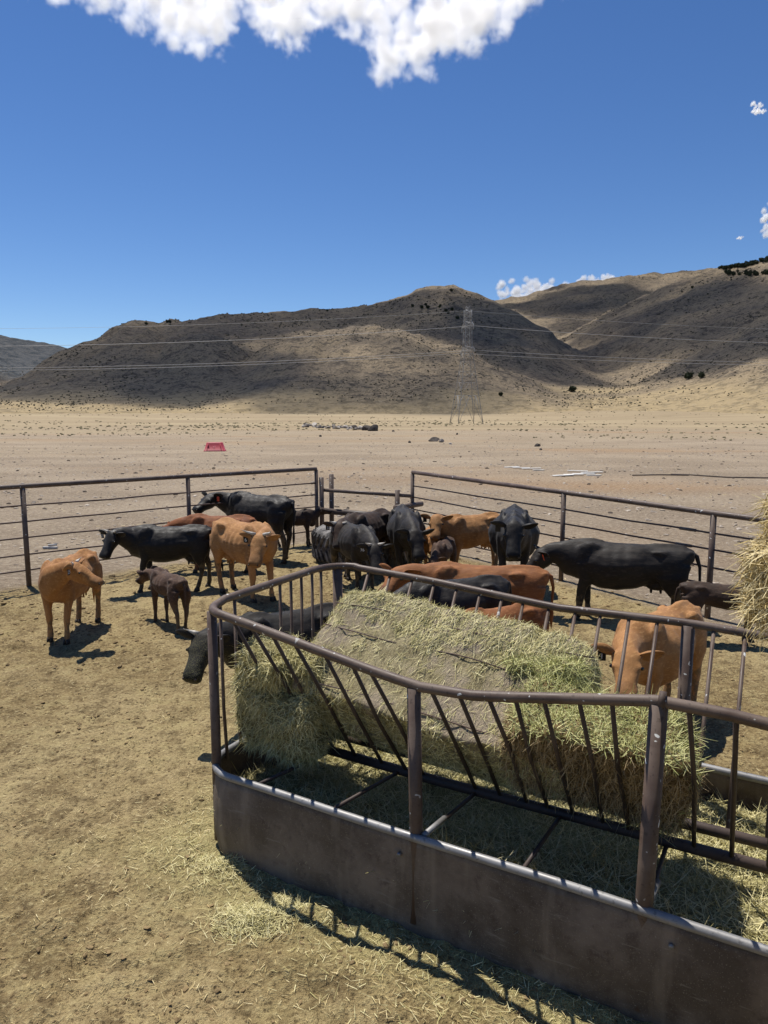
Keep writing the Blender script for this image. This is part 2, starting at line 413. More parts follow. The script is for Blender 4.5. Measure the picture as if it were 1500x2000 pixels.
def baked(o):                               # applies an object's modifiers
    dg = bpy.context.evaluated_depsgraph_get(); me = bpy.data.meshes.new_from_object(o.evaluated_get(dg))
    old = o.data; o.modifiers.clear(); o.data = me; bpy.data.meshes.remove(old); return o
def cloud(name, blobs, vox, amp, wav, mat, label, flat=.5):
    b = np.array(blobs); c = b[:, :3].mean(0)
    V = (ICO_V[None] * (b[:, 3, None, None] * np.array([1, 1, flat])) + (b[:, :3] - c)[:, None]).reshape(-1, 3)
    Fs = (ICO_F[None] + (np.arange(len(b)) * len(ICO_V))[:, None, None]).reshape(-1, 3)
    o = mesh_np(name, V, Fs, mat); o.location = c
    md = o.modifiers.new('r', 'REMESH'); md.mode = 'VOXEL'; md.voxel_size = vox; baked(o)
    n = len(o.data.vertices); co = np.empty(n * 3, np.float32); o.data.vertices.foreach_get('co', co); co = co.reshape(-1, 3)
    no = np.empty(n * 3, np.float32); o.data.vertices.foreach_get('normal', no); no = no.reshape(-1, 3)
    co = co + no * (fbm(co / wav, 4, .6, k=101) * amp)[:, None]
    o.data.vertices.foreach_set('co', co.astype(np.float32).ravel()); o.data.update()
    if not o.data.materials: o.data.materials.append(mat)
    tag(o, label, 'cloud'); return o
CA = 1250.0
def edge_v(u, edge): return float(np.interp(u, [e[0] for e in edge], [e[1] for e in edge]))
blobs = []; rnd = random.Random(5)
EDGE = [(60, -22), (110, 0), (200, 22), (300, 62), (350, 92), (400, 100), (432, 100), (447, 45), (475, 20), (500, 62), (540, 78), (575, 112), (600, 75), (640, 50), (680, 62), (715, 95), (738, 165), (770, 150), (800, 140),
        (825, 155), (860, 120), (900, 105), (950, 100), (985, 55), (1010, 22), (1050, 5), (1090, -12)]
for i in range(800):
    u = rnd.uniform(48, 1092); d = abs(rnd.gauss(0, 70)); v = edge_v(u, EDGE) - d + 4
    p = atz(u, v, CA + rnd.uniform(0, 45)); r = 10 + min(d, 60) * rnd.uniform(.3, .75)
    blobs.append((p.x, p.y, p.z, r))
def vol_cloud(name, blobs, vox, soft, amp, wav, dens, label, flat=.6):
    """a cloud as a voxel fog: density falls off at the rim of the puffs and is torn by noise"""
    b = np.array(blobs); c = b[:, :3].mean(0); pts = (b[:, :3] - c)
    me = bpy.data.meshes.new(name); me.from_pydata(pts.tolist(), [], []); o = link(bpy.data.objects.new(name, me)); o.location = c
    ra = me.attributes.new('puff', 'FLOAT', 'POINT'); ra.data.foreach_set('value', b[:, 3].astype(np.float32))
    ng = bpy.data.node_groups.new(name, 'GeometryNodeTree'); ng.interface.new_socket('Geometry', in_out='INPUT', socket_type='NodeSocketGeometry'); ng.interface.new_socket('Geometry', in_out='OUTPUT', socket_type='NodeSocketGeometry')
    nn = ng.nodes; ll = ng.links.new; gi = nn.new('NodeGroupInput'); go = nn.new('NodeGroupOutput')
    vc = nn.new('GeometryNodeVolumeCube'); pr = nn.new('GeometryNodeProximity'); pr.target_element = 'POINTS'; ps = nn.new('GeometryNodeInputPosition')
    sn = nn.new('GeometryNodeSampleNearest'); sn.domain = 'POINT'; si = nn.new('GeometryNodeSampleIndex'); si.data_type = 'FLOAT'; na_ = nn.new('GeometryNodeInputNamedAttribute'); na_.data_type = 'FLOAT'; na_.inputs['Name'].default_value = 'puff'
    R = float(b[:, 3].max()) + amp; lo_, hi_ = pts.min(0) - R, pts.max(0) + R
    vc.inputs['Min'].default_value = tuple(lo_); vc.inputs['Max'].default_value = tuple(hi_)
    for k_, nm in enumerate(('Resolution X', 'Resolution Y', 'Resolution Z')): vc.inputs[nm].default_value = int(max(8, (hi_[k_] - lo_[k_]) / vox))
    def mth(op, a, b_):
        q = nn.new('ShaderNodeMath'); q.operation = op
        for s_, v_ in ((q.inputs[0], a), (q.inputs[1], b_)):
            if isinstance(v_, (int, float)): s_.default_value = v_
            else: ll(v_, s_)
        return q.outputs[0]
    ll(gi.outputs[0], pr.inputs[0]); ll(gi.outputs[0], sn.inputs[0]); ll(gi.outputs[0], si.inputs[0]); ll(na_.outputs[0], si.inputs[1]); ll(sn.outputs[0], si.inputs[2])
    ns = []
    for (w_, a_) in ((wav, amp), (wav * .26, amp * .42)):
        nz = nn.new('ShaderNodeTexNoise'); nz.inputs['Scale'].default_value = 1 / w_; nz.inputs['Detail'].default_value = 3; nz.inputs['Roughness'].default_value = .65
        ll(ps.outputs[0], nz.inputs['Vector']); ns.append(mth('MULTIPLY', mth('SUBTRACT', nz.outputs[0], .5), a_ * 3.2))
    d = mth('SUBTRACT', mth('ADD', si.outputs[0], mth('ADD', ns[0], ns[1])), pr.outputs['Distance'])
    d = mth('MINIMUM', mth('MAXIMUM', mth('DIVIDE', d, soft), 0.0), 1.0)
    ll(d, vc.inputs['Density']); sm_ = nn.new('GeometryNodeSetMaterial')
    m = m_cloud(name, dens, 0, 0, 0, 1); m.node_tree.nodes['Principled Volume'].inputs['Density'].default_value = dens; sm_.inputs['Material'].default_value = m
    me.materials.append(m)
    ll(vc.outputs[0], sm_.inputs[0]); ll(sm_.outputs[0], go.inputs[0]); md = o.modifiers.new('fog', 'NODES'); md.node_group = ng
    return tag(o, label, None, None, 'stuff')
vol_cloud('cloud', blobs, 6.5, 75, 50, 85, .06, 'large ragged white cumulus cloud across the top of the sky')
# cumulus goes on above the frame, unseen; puffs placed to shade hill spots
def over(u, v, r):                          # the point of the cloud level that shades the hill point seen at this pixel
    d = ray(u, v); h = math.hypot(d[0], d[1]); s = d[2] / h
    rr_ = np.linspace(350, 3800, 900); zz_ = top_of_land(d[0] / h * rr_, d[1] / h * rr_)
    hit = np.where(zz_ >= CAMH + rr_ * s)[0]; q = rr_[hit[0]] if len(hit) else r
    x, y, z_ = d[0] / h * q, d[1] / h * q, CAMH + q * s
    k = (CA - z_) / SUN.z; return (x + SUN.x * k, y + SUN.y * k, CA)
def shade_cloud(spots, label):
    bl = []
    for (u0, u1, v0, v1, n, r) in spots:
        for i in range(n):
            p = over(rnd.uniform(u0, u1), rnd.uniform(v0, v1), 900)
            if p[2] / math.hypot(p[0], p[1]) < .60: continue
            bl.append((p[0], p[1], p[2] + rnd.uniform(0, 40), r * rnd.uniform(.7, 1.3)))
    o = cloud('overhead_cloud', bl, 22, 22, 110, M_SHADE, label, .75); o['kind'] = 'stuff'; del o['category']
M_SHADE = m_cloud('cumulus_base', .016, 0, 0, 0, 1)
shade_cloud([(60, 420, 640, 770, 80, 55), (380, 900, 600, 640, 40, 50), (600, 1010, 580, 615, 26, 45), (-60, 100, 735, 775, 16, 40)], 'long flat cloud overhead shading the left and middle hills')
shade_cloud([(960, 1480, 570, 680, 70, 60), (1000, 1140, 690, 735, 16, 34), (1000, 1230, 560, 600, 26, 70)], 'broken flat cloud overhead shading the right hand valley')
shade_cloud([(480, 660, 745, 790, 12, 26), (820, 1040, 745, 800, 14, 24), (640, 900, 655, 690, 10, 24)], 'small thin cloud overhead shading the foot of the middle hill')
M_SHADE = m_cloud('added_shade_veil', .008, 0, 0, 0, 1)
shade_cloud([(230, 560, 690, 770, 34, 46), (400, 640, 650, 760, 18, 40), (860, 980, 640, 740, 16, 40), (1020, 1420, 535, 600, 30, 60)], 'added thin veil of unseen cloud overhead dimming the middle hill')  # veil added out of view to dim and soften the hill
def small(u0, u1, v0, v1, dist_z, n, r, label):
    bl = []
    for i in range(n):
        u = min(max(rnd.gauss((u0 + u1) / 2, (u1 - u0) / 4.2), u0), u1); v = v1 - min(abs(rnd.gauss(0, (v1 - v0) / 2.2)), v1 - v0); p = atz(u, v, dist_z); bl.append((p.x, p.y, p.z, r * rnd.uniform(.6, 1.3)))
    vol_cloud('cloud', bl, r * .2, r * 1.3, r * .75, r * 3.0, 2.6 / r, label)
small(975, 1120, 548, 592, 1500, 150, 42, 'low white cloud peeping over the ridge right of the round hill')
small(1130, 1225, 540, 556, 1500, 60, 30, 'thin strip of white cloud just above the far right ridge')
small(1490, 1552, 398, 462, 1500, 110, 26, 'small white cloud cut by the right edge above the hills')
small(1470, 1494, 203, 222, 1300, 40, 8, 'tiny wisp of cloud high at the right edge')
small(1440, 1452, 460, 467, 1300, 12, 7, 'tiny wisp of cloud left of the small cloud at the right edge')

# ---------------------------------------------------------------- far things
M_GALV = plain('galvanised_steel', (.20, .20, .20), (.34, .34, .335), .5, .6, .05)
TX, TY = 26.3, 231.0
def tower():
    root = empty('transmission_tower', (TX, TY, float(gz(TX, TY))), math.radians(14))
    def half(z): return float(np.interp(z, [0, 14, 24, 36], [4.15, 2.3, 1.15, .95]))
    zs = [0, 4.5, 9, 13, 16.5, 19.5, 22, 24, 26.4, 28.6, 30.6, 32.4, 34.0, 35.4]
    for sx in (-1, 1):
        for sy in (-1, 1):
            MB().tube([(sx * half(z), sy * half(z), z) for z in zs], .085, 5).build('leg', M_GALV, root)
    for (ax, ay, bx, by) in ((-1, -1, 1, -1), (1, -1, 1, 1), (1, 1, -1, 1), (-1, 1, -1, -1)):
        m = MB()
        for i, (a, b) in enumerate(zip(zs, zs[1:])):
            ha, hb = half(a), half(b); p = lambda X_, Y_, h, z: (X_ * h, Y_ * h, z)
            if i == 0: continue
            if a < 13:
                m.tube([p(ax, ay, ha, a), p((ax + bx) / 2, (ay + by) / 2, hb, b)], .038, 4); m.tube([p(bx, by, ha, a), p((ax + bx) / 2, (ay + by) / 2, hb, b)], .038, 4)
            else:
                m.tube([p(ax, ay, ha, a), p(bx, by, hb, b)], .038, 4); m.tube([p(bx, by, ha, a), p(ax, ay, hb, b)], .038, 4)
            m.tube([p(ax, ay, hb, b), p(bx, by, hb, b)], .036, 4)
        h0, h1 = half(0), half(9)
        m.tube([(ax * h0, ay * h0, 0), ((ax + bx) / 2 * h1, (ay + by) / 2 * h1, 9)], .06, 4); m.tube([(bx * h0, by * h0, 0), ((ax + bx) / 2 * h1, (ay + by) / 2 * h1, 9)], .06, 4)
        m.build('bracing', M_GALV, root)
    for zc, L in ((34.2, 3.0), (30.6, 5.2), (23.2, 6.0)):
        for s in (-1, 1):
            m = MB(); h = half(zc)
            for sx in (-1, 1):
                m.tube([(sx * h, s * h, zc + 1.1), (0, s * L, zc)], .07, 4); m.tube([(sx * h, s * h, zc - .4), (0, s * L, zc)], .07, 4)
                for t in (.3, .6): m.tube([(sx * h * (1 - t), s * (h + (L - h) * t), zc + 1.1 * (1 - t)), (-sx * h * (1 - t), s * (h + (L - h) * t), zc - .4 * (1 - t))], .045, 4)
            m.build('cross_arm', M_GALV, root)
            if zc < 35: MB().tube([(0, s * L, zc - .05), (0, s * L, zc - .9), (0, s * L, zc - 1.7)], [.09, .13, .07], 6).build('insulator', M_GALV, root)
    for s in (-1, 1):
        m = MB(); m.tube([(s * .9, 0, 35.4), (s * .5, 0, 36.6)], .05, 4); m.tube([(s * .9, 0, 34), (s * .1, 0, 36.4)], .05, 4); m.build('peak', M_GALV, root)
    tag(root, 'grey steel lattice transmission tower standing at the foot of the hills', 'pylon')
tower()
M_WIRE = plain('power_line', (.36, .35, .33), (.46, .45, .43), .2, .5, 0)
ROT = math.radians(14)
def wire(zc, off, S1, S2, r, label):
    x0, y0 = TX - math.sin(ROT) * off, TY + math.cos(ROT) * off
    pts = []
    for i in range(41):
        t = i / 40; pts.append((x0 - 340 * (1 - t), y0 - 18 * (1 - t), zc - 4 * S1 * t * (1 - t)))
    for i in range(1, 41):
        t = i / 40; pts.append((x0 + 340 * t, y0 + 70 * t, zc - 4 * S2 * t * (1 - t) + 8 * t))
    tag(MB().tube(pts, r, 5).build('power_line', M_WIRE), label, 'power line', 'power lines on the lattice tower')
wire(35.2, 0, 6.5, 6.5, .03, 'topmost thin power line strung from the tower peak')
wire(30.0, -5.2, 7.0, 6.5, .055, 'pale power line at mid height of the tower')
wire(22.6, -6.0, 6.0, 5.5, .045, 'lowest pale power line on the tower, nearer of the low pair')
wire(22.6, 6.0, 6.0, 5.5, .045, 'lowest pale power line on the tower, farther of the low pair')

# rocks: one rough boulder shape per variant, shared mesh data
M_ROCK = [plain('grey_rock', (.16, .135, .115), (.30, .265, .23), 2, .9, .6, 9, .05), plain('dark_rock', (.05, .042, .036), (.11, .09, .075), 2, .9, .6, 9, .05), plain('pale_rock', (.42, .37, .31), (.58, .52, .45), 2, .9, .5, 9, .05)]
ROCKS = []
for i in range(6):
    s = np.array([1, RNG.uniform(.6, .9), RNG.uniform(.5, .8)]); v = ICO_V * (1 + .38 * fbm(ICO_V * 1.3 + i * 9, 3, k=3))[:, None] * s
    for _ in range(5):                      # broken facets
        d = RNG.normal(size=3); d /= np.linalg.norm(d); k = v @ d; lim = k.max() * .62; v = v - np.clip(k - lim, 0, None)[:, None] * d
    v[:, 2] -= v[:, 2].min() * .8; ROCKS.append(v)
ROCK_ME = {}
def rock(x, y, s, mi, label, group, name='boulder'):
    vi = rnd.randrange(6)
    if (vi, mi) not in ROCK_ME:
        me = bpy.data.meshes.new('rock'); me.from_pydata(ROCKS[vi].tolist(), [], ICO_F.tolist()); me.materials.append(M_ROCK[mi]); ROCK_ME[(vi, mi)] = me
    o = link(bpy.data.objects.new(name, ROCK_ME[(vi, mi)])); o.location = (x, y, float(gz(x, y)) - s * .12); o.scale = (s, s, s); o.rotation_euler = (rnd.uniform(-.2, .2), rnd.uniform(-.2, .2), rnd.uniform(0, 6.28))
    return tag(o, label, 'rock', group)
for i in range(46):
    u = 594 + (i % 23) * 6.1 + rnd.uniform(-3, 3); p = atz(u, 829 + (u - 594) / 135 * 7 + rnd.uniform(2, 6))
    big = i % 23 in (0, 3, 16, 20, 22) and i < 23
    rock(p.x, p.y, rnd.uniform(.95, 1.35) if big else rnd.uniform(.35, .85), (1 if big and rnd.random() < .7 else rnd.choice((0, 0, 2))),
         (('first', 'second', 'third', 'fourth', 'fifth')[(0, 3, 16, 20, 22).index(i % 23)] + ' big boulder from the left in the row of stones' if big else 'small rock in the long row of stones left of the tower'), 'row of piled stones on the plain')
for (u, v, s, mi, lb) in ((848, 862, .75, 1, 'largest dark rock of the small heap below the tower'), (862, 864, .38, 0, 'low grey rock at the right of the small heap below the tower'), (880, 868, .22, 2, 'small pale stone right of the small rock heap'),
                          (1049, 872, .36, 1, 'lone dark rock on bare ground right of the tower'), (1057, 879, .16, 1, 'small dark stone just below the lone dark rock'), (626, 853, .3, 1, 'small dark rock below the row of piled stones'),
                          (800, 865, .25, 1, 'small dark rock left of the small rock heap'), (768, 843, .35, 1, 'dark rock right of the row of piled stones'), (61, 819, .5, 1, 'dark rock on the plain at far left'), (893, 849, .3, 1, 'dark rock lying just below the tower')):
    p = atz(u, v); rock(p.x, p.y, s, mi, lb, None)
# upturned red feed tub
def tub():
    p = atz(420, 881); root = empty('feed_tub', (p.x, p.y, 0), math.radians(6))
    M_RED = plain('faded_red_plastic', (.36, .035, .05), (.46, .06, .08), 1.5, .5, .1)
    def ring(hx_, hy_, z, n=6, r=.18):
        out = []
        for (sx, sy, a0) in ((1, 1, 0), (-1, 1, 90), (-1, -1, 180), (1, -1, 270)):
            for k in range(n):
                a = math.radians(a0 + 90 * k / (n - 1)); out.append((sx * (hx_ - r) + r * math.cos(a), sy * (hy_ - r) + r * math.sin(a), z))
        return out
    rs = [ring(.92, .62, 0), ring(.92, .62, .055), ring(.86, .56, .07), ring(.68, .40, .70), ring(.64, .36, .745)]
    V = [q for r_ in rs for q in r_]; n = len(rs[0]); Fs = [(i * n + k, i * n + (k + 1) % n, (i + 1) * n + (k + 1) % n, (i + 1) * n + k) for i in range(4) for k in range(n)] + [tuple(4 * n + k for k in range(n))]
    MB().add(V, Fs).build('shell', M_RED, root)
    for sx in (-.62, .62):
        MB().tube([(sx, -.63, .02), (sx * .80, -.475, .66)], .03, 6).build('rib', M_RED, root)
    m = MB(); m.tube([(-.08, -.52, .46), (0, -.58, .20)], .018, 5); m.tube([(.08, -.52, .46), (0, -.58, .20)], .018, 5); m.tube([(-.5, -.60, .11), (.5, -.60, .11)], .016, 5); m.build('moulded_mark', plain('pale_moulding', (.55, .22, .24), (.6, .28, .3)), root)
    tag(root, 'upturned red plastic feed tub lying on the bare plain', 'tub')
tub()
M_WHITE = plain('weathered_white_board', (.56, .54, .49), (.72, .70, .65), 6, .7, .2)
BOARDS = [(1000, 913, .9, .30, .2), (1018, 915, 1.0, .22, -.1), (1038, 917, 1.1, .26, .05), (1052, 919, .7, .2, .3), (1100, 930, 1.1, .3, .1), (1120, 929, 1.0, .35, -.15), (1140, 926, 1.2, .3, .05), (1156, 924, 1.2, .25, .12), (1128, 922, 1.1, .22, -.3), (1160, 929, .8, .2, 0.1)]
ORD_ = ['first', 'second', 'third', 'fourth', 'fifth', 'sixth']
order = {i: sorted(range(4) if i < 4 else range(4, 10), key=lambda k: BOARDS[k][0]).index(i) for i in range(10)}
for i, (u, v, L, w, a) in enumerate(BOARDS):
    p = atz(u, v); m = MB().box((0, 0, 0), (L, w, .035)); o = bevel(m.build('board', M_WHITE, smooth=False), .01)
    o.location = (p.x, p.y, .03 + (i % 3) * .02); o.rotation_euler = (rnd.uniform(-.03, .03), rnd.uniform(-.04, .04), a)
    tag(o, ORD_[order[i]] + ' white scrap board from the left in the ' + ('left' if i < 4 else 'right') + ' heap on the yard', 'board', 'left heap of white boards' if i < 4 else 'right heap of white boards')
for (pts, lb) in (([(1235, 930), (1290, 929), (1345, 930)], 'short dark pipe lying on the yard ending at the left'), ([(1310, 928), (1345, 929), (1420, 934), (1600, 937)], 'long dark pipe lying on the yard running off right')):
    q = [atz(u, v) + Vector((0, 0, .05)) for (u, v) in pts]
    tag(MB().tube(q, .032, 8).build('pipe', M_PIPE_DARK), lb, 'pipe')
p = atz(98, 1072); m = MB(); m.box((0, 0, .03), (.34, .07, .05)); m.box((.05, .03, .09), (.2, .05, .04), Matrix.Rotation(.5, 3, 'Z')); o = bevel(m.build('scrap', plain('grey_scrap', (.3, .3, .3), (.5, .5, .48))), .01); o.location = (p.x, p.y, .0)
tag(o, 'small grey scrap of metal behind the left fence', 'scrap')

# junipers and shrubs
M_LEAF = plain('juniper_leaf', (.028, .036, .018), (.06, .07, .032), .6, .9, 0)
M_BARK = plain('juniper_bark', (.09, .065, .05), (.15, .11, .085), 3, .9, .5, 12, .03)
TREE_ME = []
for i in range(4):
    n = 420; d = RNG.normal(size=(n, 3)); d /= np.linalg.norm(d, axis=1)[:, None]; r_ = RNG.uniform(.45, 1, n) ** .5
    lob = 1 + .35 * fbm(d * 1.8 + i * 7, 2, k=13); c = d * (r_ * lob)[:, None] * np.array([1, 1, .85]); c[:, 2] += .95
    a = RNG.normal(size=(n, 3)) * .13; b = RNG.normal(size=(n, 3)) * .13; V = np.stack([c - a, c + b, c + a, c - b], 1).reshape(-1, 3)
    Fq = np.arange(n * 4).reshape(-1, 4); o = mesh_np('crown', V, Fq, M_LEAF, smooth=False); TREE_ME.append(o.data); bpy.data.objects.remove(o)
tm = MB(); tm.tube([(0, 0, -.25), (.02, 0, .3), (-.04, .03, .8)], [.13, .1, .05], 6); tm.tube([(0, 0, .3), (.3, .1, .8)], [.06, .03], 5); tm.tube([(0, 0, .25), (-.28, -.12, .75)], [.06, .03], 5)
_t = tm.build('trunk', M_BARK); TRUNK = _t.data; bpy.data.objects.remove(_t)
def tree(x, y, z_, s, label, group=None):
    root = empty('juniper_tree', (x, y, z_), rnd.uniform(0, 6)); root.scale = (s, s, s)
    link(bpy.data.objects.new('trunk', TRUNK), root); link(bpy.data.objects.new('crown', rnd.choice(TREE_ME)), root)
    return tag(root, label, 'tree', group)
def on_hill(u, v, lo=345):
    d = ray(u, v); h = math.hypot(d[0], d[1]); q = np.linspace(lo, 3800, 3000)
    zz_ = top_of_land(d[0] / h * q, d[1] / h * q); hit = np.where(zz_ >= CAMH + q * d[2] / h)[0]
    k = q[hit[0]] if len(hit) else None
    return None if k is None else (d[0] / h * k, d[1] / h * k, float(zz_[hit[0]]))
for (u, v, s, lb) in ((1345, 741, 7, 'wider left juniper of the pair on the sunlit right slope'), (1370, 739, 5.5, 'smaller right juniper of the pair on the sunlit right slope'), (1118, 766, 6.5, 'lone low juniper at the mouth of the right valley'), (978, 774, 4, 'dark juniper at the foot of the round hill')):
    h = on_hill(u, v, 200)
    if h: tree(h[0], h[1], h[2], s * math.hypot(h[0], h[1]) / 1400, lb)
for i in range(60):
    u = 1402 + 100 * (i / 59) ** .8 + rnd.uniform(-3, 3); v = 522 - (u - 1402) * .19 + rnd.uniform(-1, 9)
    if i % 3 == 0: u, v = 1418 + rnd.uniform(0, 82), 538 + rnd.uniform(-4, 5) - (0.05 * (u - 1418))
    h = on_hill(u, v)
    if h is None:
        for dv in (4, 8, 12, 16, 24):
            h = on_hill(u, v + dv)
            if h: break
    if h: tree(h[0], h[1], h[2], rnd.uniform(1.8, 3.4) * math.hypot(h[0], h[1]) / 1150, 'dark juniper in the wood on the right hand ridge', 'junipers on the right ridge')
for i in range(18):
    u, v = rnd.choice(((820, 595), (845, 592), (880, 606), (905, 620), (300, 628), (340, 628), (1345, 560), (630, 603), (870, 562)));  u += rnd.uniform(-16, 16); v += rnd.uniform(0, 9)
    h = on_hill(u, v)
    if h: tree(h[0], h[1], h[2], rnd.uniform(1.1, 2.1), 'small dark juniper scattered on the shaded middle hill', 'junipers on the middle hill')
def scatter(name, X_, Y_, Z_, size, mat, squash=.75, rough=.35, label=None):
    n = len(X_); base = ICO1_V
    jit = 1 + rough * RNG.uniform(-1, 1, (n, len(base), 1)); sc_ = size[:, None, None] * np.array([1, 1, squash])
    V = base[None] * jit * sc_ + np.stack([X_, Y_, Z_ + size * squash * .45], 1)[:, None]
    Fs = (ICO1_F[None] + (np.arange(n) * len(base))[:, None, None]).reshape(-1, 3)
    return tag(mesh_np(name, V.reshape(-1, 3), Fs, mat, smooth=False), label, None, None, 'stuff')
n = 26000; a = RNG.uniform(-.62, .62, n); r_ = 390 * np.exp(RNG.uniform(0, 1.6, n)); hx_, hy_ = r_ * np.sin(a), r_ * np.cos(a)
dn = fbm(np.stack([hx_ / 60, hy_ / 60, hx_ * 0], 1), 4, .6, k=91); keep = dn + RNG.uniform(-.25, .25, n) > .02; hx_, hy_ = hx_[keep], hy_[keep]
zt = top_of_land(hx_, hy_)
scatter('hill_scrub', hx_, hy_, zt, RNG.uniform(.25, 1.0, len(hx_)) ** 1.3 * np.clip(r_[keep] / 700, .45, 1.5), plain('scrub', (.055, .05, .032), (.095, .082, .052), .05, .95, 0), label='dark low scrub dotted over the hillsides')
n = 6000; a = RNG.uniform(-.6, .6, n); r_ = 95 * np.exp(RNG.uniform(0, 1.5, n)); px_, py_ = r_ * np.sin(a), r_ * np.cos(a)
dn = fbm(np.stack([px_ / 40, py_ / 16, px_ * 0], 1), 3, .6, k=95); keep = dn + .35 * sstep(120, 220, r_) + RNG.uniform(-.3, .3, n) > .42; px_, py_ = px_[keep], py_[keep]
scatter('sagebrush', px_, py_, top_of_land(px_, py_), RNG.uniform(.08, .34, len(px_)) * np.clip(r_[keep] / 160, .5, 1.3), plain('sage', (.17, .15, .085), (.27, .225, .125), .05, .95, 0), .6, label='low grey green sagebrush on the plain')

# ---------------------------------------------------------------- pipe fences
ORD = ['first', 'second', 'third', 'fourth', 'fifth', 'sixth', 'seventh', 'eighth']
FRAC = [.812, .655, .49, .322, .168]         # rod heights as a share of the top rail's
def fence(posts, hts, name, label, prop=()):
    root = empty(name, posts[1])
    o0 = posts[1]
    loc = [p - o0 for p in posts]
    for i, (p, h) in enumerate(zip(loc, hts)):
        MB().tube([p + Vector((0, 0, -.3)), p + Vector((0, 0, h - .02))], .047, 10).build('post', M_PIPE, root)
    top = [p + Vector((0, 0, h)) for p, h in zip(loc, hts)]
    rail = MB().tube(top, .046, 10).build('top_rail', M_PIPE, root)
    for p, h in zip(loc[1:-1], hts[1:-1]):
        pass
    d = (loc[-1] - loc[0]).normalized(); side = Vector((-d.y, d.x, 0)) * .0
    for k, f in enumerate(FRAC):
        pts = []
        for i in range(len(loc) - 1):
            for t in (0, .25, .5, .75):
                q = loc[i].lerp(loc[i + 1], t); h = (hts[i] * (1 - t) + hts[i + 1] * t) * f
                pts.append(q + Vector((0, 0, h + .006 * math.sin(i * 3.1 + t * 5 + k * 2) - (.012 if t == .5 else 0))))
        pts.append(loc[-1] + Vector((0, 0, hts[-1] * f)))
        r = MB().tube(pts, .0155, 8).build('rod', M_ROD, root)
        for i in prop:                       # pipe sleeves where the rods are joined
            q = loc[i].lerp(loc[i + 1], .86 - .02 * k); h = (hts[i] * .14 + hts[i + 1] * .86) * f
            if k < 2: MB().tube([q - d * .14 + Vector((0, 0, h)), q + d * .14 + Vector((0, 0, h))], .026, 8).build('sleeve', M_PIPE, r)
        for i in range(1, len(loc)):         # rod ends pass through short collars on the posts
            if i == len(loc) - 1 and k < 2: MB().tube([loc[i] - d * .16 + Vector((0, 0, hts[-1] * f)), loc[i] - d * .05 + Vector((0, 0, hts[-1] * f))], .026, 8).build('sleeve', M_PIPE, r)
    tag(root, label, 'fence'); return root
fence(FL, [1.88, 1.88, 1.87, 1.85], 'pipe_fence', 'brown pipe fence with five thin rods along the left of the pen')
fence(FR, [1.78, 1.72, 1.67, 1.62], 'pipe_fence', 'brown pipe fence with five thin rods along the right of the pen', (1,))
# the gap between them: short posts, two cross pipes, an open pipe end
c0, c1 = FL[3], FR[0]
def post(x, y, h, lb, r=.06):
    o = MB().tube([(0, 0, -.3), (0, 0, h)], r, 12).build('fence_post', M_PIPE); o.location = (x, y, 0); tag(o, lb, 'post')
post(c0.x + .13, c0.y - .02, 1.64, 'short brown pipe post beside the end of the left fence', .058)
pa = atz(647, 928, 1.68); post(pa.x, 17.9, 1.70, 'tall free brown pipe post behind the tyre tank, left one')
pb = atz(776, 952, 1.48); post(pb.x * 17.6 / pb.y, 17.55, 1.34, 'shorter brown pipe post behind the tyre tank, right one', .062)
def cross(p, q, r, lb, m=M_PIPE):
    mid = (Vector(p) + Vector(q)) / 2; o = MB().tube([Vector(p) - mid, Vector(q) - mid], r, 12).build('cross_pipe', m); o.location = mid; tag(o, lb, 'pipe')
cross(aty(630, 957, 17.72), aty(806, 969, 17.52), .045, 'pale topped cross pipe bridging the gap between both fences')
cross(aty(634, 998, 17.70), aty(800, 1012, 17.45), .075, 'thick dark cross pipe low behind the tyre tank', M_PIPE_DARK)
cross(aty(771, 992, 17.1), aty(824, 984, 17.7), .065, 'short open pipe stub beside the right fence end')
